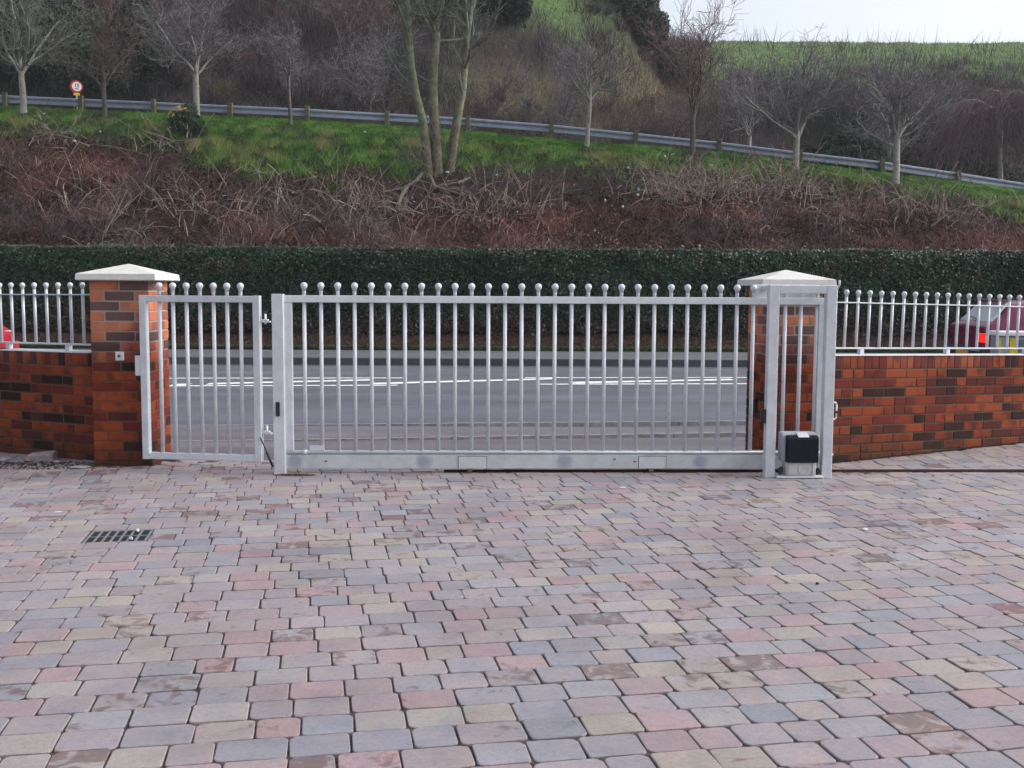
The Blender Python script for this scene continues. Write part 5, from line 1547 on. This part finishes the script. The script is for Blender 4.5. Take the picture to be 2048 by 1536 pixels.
# ================================================================== CRASH BARRIER
t = thing('crash_barrier', (0, YR, 0), 0, 'long grey steel crash barrier on wooden posts along the upper road', 'crash barrier')
rpx = [(-350, 181), (0, 190), (310, 204), (620, 218), (775, 227), (935, 236), (1100, 249), (1270, 266), (1440, 284), (1600, 304), (1765, 323), (1920, 346), (2048, 366), (2400, 418)]
rp = [at(a, b, YR) for a, b in rpx]; RX = np.array([v.x for v in rp]); RZ = np.array([v.z for v in rp])
prof = [(0.00, 0.0), (-0.045, -0.025), (-0.05, -0.085), (-0.005, -0.135), (-0.002, -0.175), (-0.045, -0.225), (-0.05, -0.285), (0.0, -0.31)]
posts = [-190, -45, 15, 166, 310, 463, 616, 775, 936, 1103, 1271, 1438, 1600, 1765, 1918, 2075]
px_x = [at(a, 250, YR).x for a in posts]
for i in range(len(px_x) - 1):
    xs_ = np.linspace(px_x[i], px_x[i + 1] - 0.003, 9); zs_ = np.interp(xs_, RX, RZ)
    V, Fq = [], []
    for k in range(9):
        for (yy, zz) in prof: V.append((xs_[k], yy - 0.004 * (i % 2), zs_[k] + zz))
        for (yy, zz) in prof: V.append((xs_[k], yy + 0.006 - 0.004 * (i % 2), zs_[k] + zz))
    n_ = len(prof)
    for k in range(8):
        for j in range(n_ - 1):
            a = k * 2 * n_ + j; b = a + 2 * n_; Fq += [(a, a + 1, b + 1, b), (a + n_, b + n_, b + n_ + 1, a + n_ + 1)]
        for j in (0, n_ - 1):
            a = k * 2 * n_ + j; b = a + 2 * n_; Fq.append((a, b, b + n_, a + n_))
    me = np_mesh('beam', np.array(V), np.array(Fq)); link('beam', me, M['rail'], t)
for i, x in enumerate(px_x):
    z = float(np.interp(x, RX, RZ)); zg = float(z_rail(np.array([x]))[0])
    bm = bmesh.new(); add_box(bm, x - 0.085, x + 0.085, -0.22, -0.056, zg - 0.5, z + 0.07 + random.uniform(-.02, .03), 0.012)
    for v in bm.verts: v.co += Vector((random.uniform(-1, 1), random.uniform(-1, 1), 0)) * 0.006
    link('post', bm_mesh('post', bm), M['postwood'], t)

# ================================================================== SPEED SIGN
q = at(153, 173, 44.0)
t = thing('speed_sign', (q.x, 44.0, q.z - 1.6), R_(28), 'round white speed limit sign with red ring and small yellow plate', 'road sign')
cyl('pole', (0, 0.035, 0), (0, 0.035, 1.82), 0.03, M['rail'], t, 10)
cyl('sign_ring', (0, 0, 1.6), (0, 0.012, 1.6), 0.245, M['sign_red'], t, 40)
cyl('sign_face', (0.01, -0.006, 1.6), (0.01, -0.0005, 1.6), 0.180, M['sign_white'], t, 40)
box('yellow_plate', -0.12, 0.12, 0, 0.01, 1.245, 1.35, M['sign_yellow'], t, 0.003)
def text(s, size, loc, mat, parent):
    cu = bpy.data.curves.new('numeral', 'FONT'); cu.body = s; cu.size = size; cu.align_x = 'CENTER'; cu.align_y = 'CENTER'; cu.extrude = 0.001; cu.offset = size * 0.02
    o = bpy.data.objects.new('numeral', cu); C.objects.link(o); cu.materials.append(mat)
    me = bpy.data.meshes.new_from_object(o); bpy.data.objects.remove(o); bpy.data.curves.remove(cu)
    return link('numeral', me, mat, parent, loc, (math.pi / 2, 0, 0))
text('15', 0.20, (0.01, -0.009, 1.635), M['black'], t)
text('MPH', 0.075, (0.01, -0.009, 1.51), M['black'], t)

# ================================================================== LITTER ON THE BANK
lit_lab = ['larger white scrap in the dark soil patch below the slim left tree', 'small white scrap left of the dark soil patch under the slim left tree', 'white scrap near the foot of the far left pale tree',
    'left white scrap of three above the middle of the hedge', 'elongated white scrap in the middle of the cut stalks', 'upper right white scrap beside the bare soil patch', 'white scrap just above its neighbour at the bare soil edge',
    'upper white scrap of a touching pair in the right stalk heap', 'lower white scrap of a touching pair in the right stalk heap', 'white scrap low in the right stalk heap below the pair',
    'white scrap in the grass left of the tall dark tree', 'white scrap in the grass nearest the tall dark tree', 'white scrap on the bare soil right of the exposed roots', 'white scrap in the stalks below the second-from-right pale tree',
    'white scrap at the foot of the second-from-right pale tree', 'pale wide scrap below the rightmost pale trunk', 'small white scrap at the foot of the three-stemmed tree', 'white scrap below the tall dark tree', 'white scrap in the grass left of the three-stemmed tree', 'small white scrap on the dark soil below the slender pale tree']
lit_px = [(200, 275), (150, 300), (88, 243), (1210, 419), (1245, 424), (1275, 404), (1277, 395), (1469, 380), (1472, 388), (1502, 417), (1330, 323), (1345, 318), (993, 365), (1618, 366), (1590, 318), (1804, 394), (895, 357), (1422, 343), (730, 274), (1256, 348)]
for k, (a, b) in enumerate(lit_px):
    x_, y_, z_ = hit_terr(a, b)
    o = blob('litter_scrap', (x_, y_, z_ + 0.16), (random.uniform(.05, .11), random.uniform(.04, .08), random.uniform(.03, .06)), M['litter'], 300 + k,
             lit_lab[k], 'litter', 'scraps of litter on the bank', sub=1)

# ================================================================== CARS (both far lane, heading right)
def car(paint, loc, label, lamps_on):
    t = thing('hatchback_car', loc, 0, label, 'car')
    # stations along x: x, bottom, sill, belt z, roof z, half width belt, half width roof
    st = [(-1.885, .30, .60, .88, .90, .77, .73), (-1.875, .28, .60, .90, .92, .79, .74), (-1.82, .26, .56, .94, .98, .80, .75), (-1.66, .24, .55, .96, 1.04, .80, .70), (-1.38, .23, .55, .96, 1.33, .81, .60), (-1.15, .22, .55, .955, 1.385, .81, .575),
          (-0.5, .22, .55, .95, 1.41, .82, .57), (0.15, .22, .55, .94, 1.38, .82, .575), (0.45, .22, .55, .93, 1.28, .82, .60), (0.98, .22, .55, .92, .97, .81, .72), (1.25, .22, .54, .86, .90, .80, .72),
          (1.65, .23, .50, .76, .80, .77, .70), (1.80, .25, .45, .68, .70, .70, .62), (1.86, .32, .42, .56, .57, .60, .55)]
    bm = bmesh.new(); rings = []
    for (x, b, s, w, rf, hw, hr) in st:
        half = [(0.0, b), (hw * .85, b), (hw, s), (hw * 1.01, (s + w) / 2), (hw * 0.985, w), (hw * .5 + hr * .5, (w + rf) / 2), (hr, rf - 0.025 * (rf > 1)), (hr * .6, rf), (0, rf + 0.012)]
        pts = half + [(-y, z) for y, z in half[-2:0:-1]]
        rings.append([bm.verts.new((x, y, z)) for y, z in pts])
    n = len(rings[0])
    for a, b in zip(rings, rings[1:]):
        for i in range(n): bm.faces.new((a[i], a[(i + 1) % n], b[(i + 1) % n], b[i]))
    bm.faces.new(rings[0][::-1]); bm.faces.new(rings[-1])
    bmesh.ops.recalc_face_normals(bm, faces=bm.faces)
    body = link('body', bm_mesh('body', bm, True), paint, t)
    md = body.modifiers.new('round', 'SUBSURF'); md.levels = 1; md.render_levels = 2
    def slab(name, pts, mat, off, parent=t):
        b2 = bmesh.new(); c = [Vector(p) for p in pts]; nrm = (c[1] - c[0]).cross(c[2] - c[0]).normalized()
        a = [b2.verts.new(p) for p in c]; d = [b2.verts.new(p + nrm * off) for p in c]
        b2.faces.new(a[::-1]); b2.faces.new(d); m_ = len(a)
        for i in range(m_): b2.faces.new((a[i], a[(i + 1) % m_], d[(i + 1) % m_], d[i]))
        return link(name, bm_mesh(name, b2), mat, parent)
    slab('rear_window', [(-1.700, .64, 1.00), (-1.700, -.64, 1.00), (-1.385, -.55, 1.335), (-1.385, .55, 1.335)], M['glass'], 0.035)
    slab('windscreen', [(1.00, -.66, .985), (1.00, .66, .985), (.38, .55, 1.335), (.38, -.55, 1.335)], M['glass'], 0.03)
    for s in (-1, 1):
        q1 = [(-1.15, s * .79, 1.0), (-.28, s * .80, 1.0), (-.28, s * .665, 1.30), (-1.02, s * .66, 1.29)]
        q2 = [(-.22, s * .80, 1.0), (.80, s * .78, .99), (.28, s * .67, 1.28), (-.22, s * .665, 1.30)]
        for q_ in (q1, q2): slab('side_window', q_ if s < 0 else q_[::-1], M['glass'], 0.03)
        lp = M['tail'] if (lamps_on and s < 0) else M['lamp_off']
        link('tail_lamp', bm_mesh('tail_lamp', (lambda b3: (add_box(b3, -1.90, -1.80, s * .67 - .13, s * .67 + .13, .66, .82, .015, 2), b3)[1])(bmesh.new())), lp, t)
        link('headlamp', bm_mesh('headlamp', (lambda b3: (add_box(b3, 1.66, 1.80, s * .52 - .15, s * .52 + .15, .57, .70, .03, 2), b3)[1])(bmesh.new())), M['chrome'], t)
        for wxp in (-1.22, 1.18):
            w = cyl('wheel', (wxp, s * .66, .28), (wxp, s * .825, .28), .285, M['tyre'], t, 28)
            cyl('rim', (wxp, s * .826, .28), (wxp, s * .836, .28), .17, M['rail'], w, 20)
    box('rear_bumper', -1.93, -1.80, -.76, .76, .33, .56, M['black'], t, 0.03, 2)
    box('bumper_strip', -1.937, -1.9305, -.72, .72, .50, .53, M['rail'], t, 0.001)
    box('front_bumper', 1.80, 1.93, -.72, .72, .28, .50, paint, t, 0.03, 2)
    box('number_plate', -1.940, -1.9315, -.26, .26, .385, .495, M['plate_y'], t, 0.002)
    box('spoiler', -1.50, -1.33, -.52, .52, 1.365, 1.40, paint, t, 0.01, 2)
    cyl('rear_wiper', (-1.745, -.25, 1.03), (-1.70, .25, 1.10), 0.008, M['black'], t, 6)
    return t
rz = float(road_z(19.4))
car(M['car_maroon'], (10.08, 19.45, rz), 'maroon hatchback with lit tail lamp passing behind the right railing', True)
car(M['car_red'], (-11.56, 20.3, rz), 'bright red car whose nose shows behind the left railing', False)

# roadside cabinet behind the right railing
p = at(1997, 700, 11.3)
t = thing('roadside_cabinet', (p.x, 11.3, -0.14), 0, 'grey and yellow striped roadside box with white lid behind the right railing', 'cabinet')
z1 = at(1990, 672, 11.3).z + 0.14
box('body', 0, 1.1, 0, 0.2, 0, z1, plain('cabinet_grey', (0.25, 0.28, 0.31), 0.5, 0, .08), t, 0.01)
box('lid', -0.02, 1.14, -0.03, 0.22, z1 + 0.0005, z1 + 0.05, M['sign_white'], t, 0.012, 2)
box('yellow_stripe', 0.0, 0.022, -0.006, -0.0005, 0.02, z1 - 0.02, M['sign_yellow'], t, 0.001)
box('yellow_stripe', 0.115, 0.20, -0.006, -0.0005, 0.02, z1 - 0.02, M['sign_yellow'], t, 0.001)
box('dark_panel', 0.21, 0.9, -0.006, -0.0005, 0.05, z1 - 0.04, plain('cabinet_panel', (0.09, 0.12, 0.16), 0.5, 0, .1), t, 0.001)

# ================================================================== AIR
bm = bmesh.new(); add_box(bm, -135, 175, -30, 440, -1.6, 75, 0)
hm = bpy.data.materials.new('air'); hm.use_nodes = True
for n_ in list(hm.node_tree.nodes):
    if n_.type != 'OUTPUT_MATERIAL': hm.node_tree.nodes.remove(n_)
pv = hm.node_tree.nodes.new('ShaderNodeVolumePrincipled'); pv.inputs['Color'].default_value = (0.86, 0.88, 1.0, 1); pv.inputs['Density'].default_value = 0.0005
hm.node_tree.links.new(pv.outputs[0], [n_ for n_ in hm.node_tree.nodes if n_.type == 'OUTPUT_MATERIAL'][0].inputs['Volume'])
link('haze', bm_mesh('haze', bm), hm, kind='stuff')
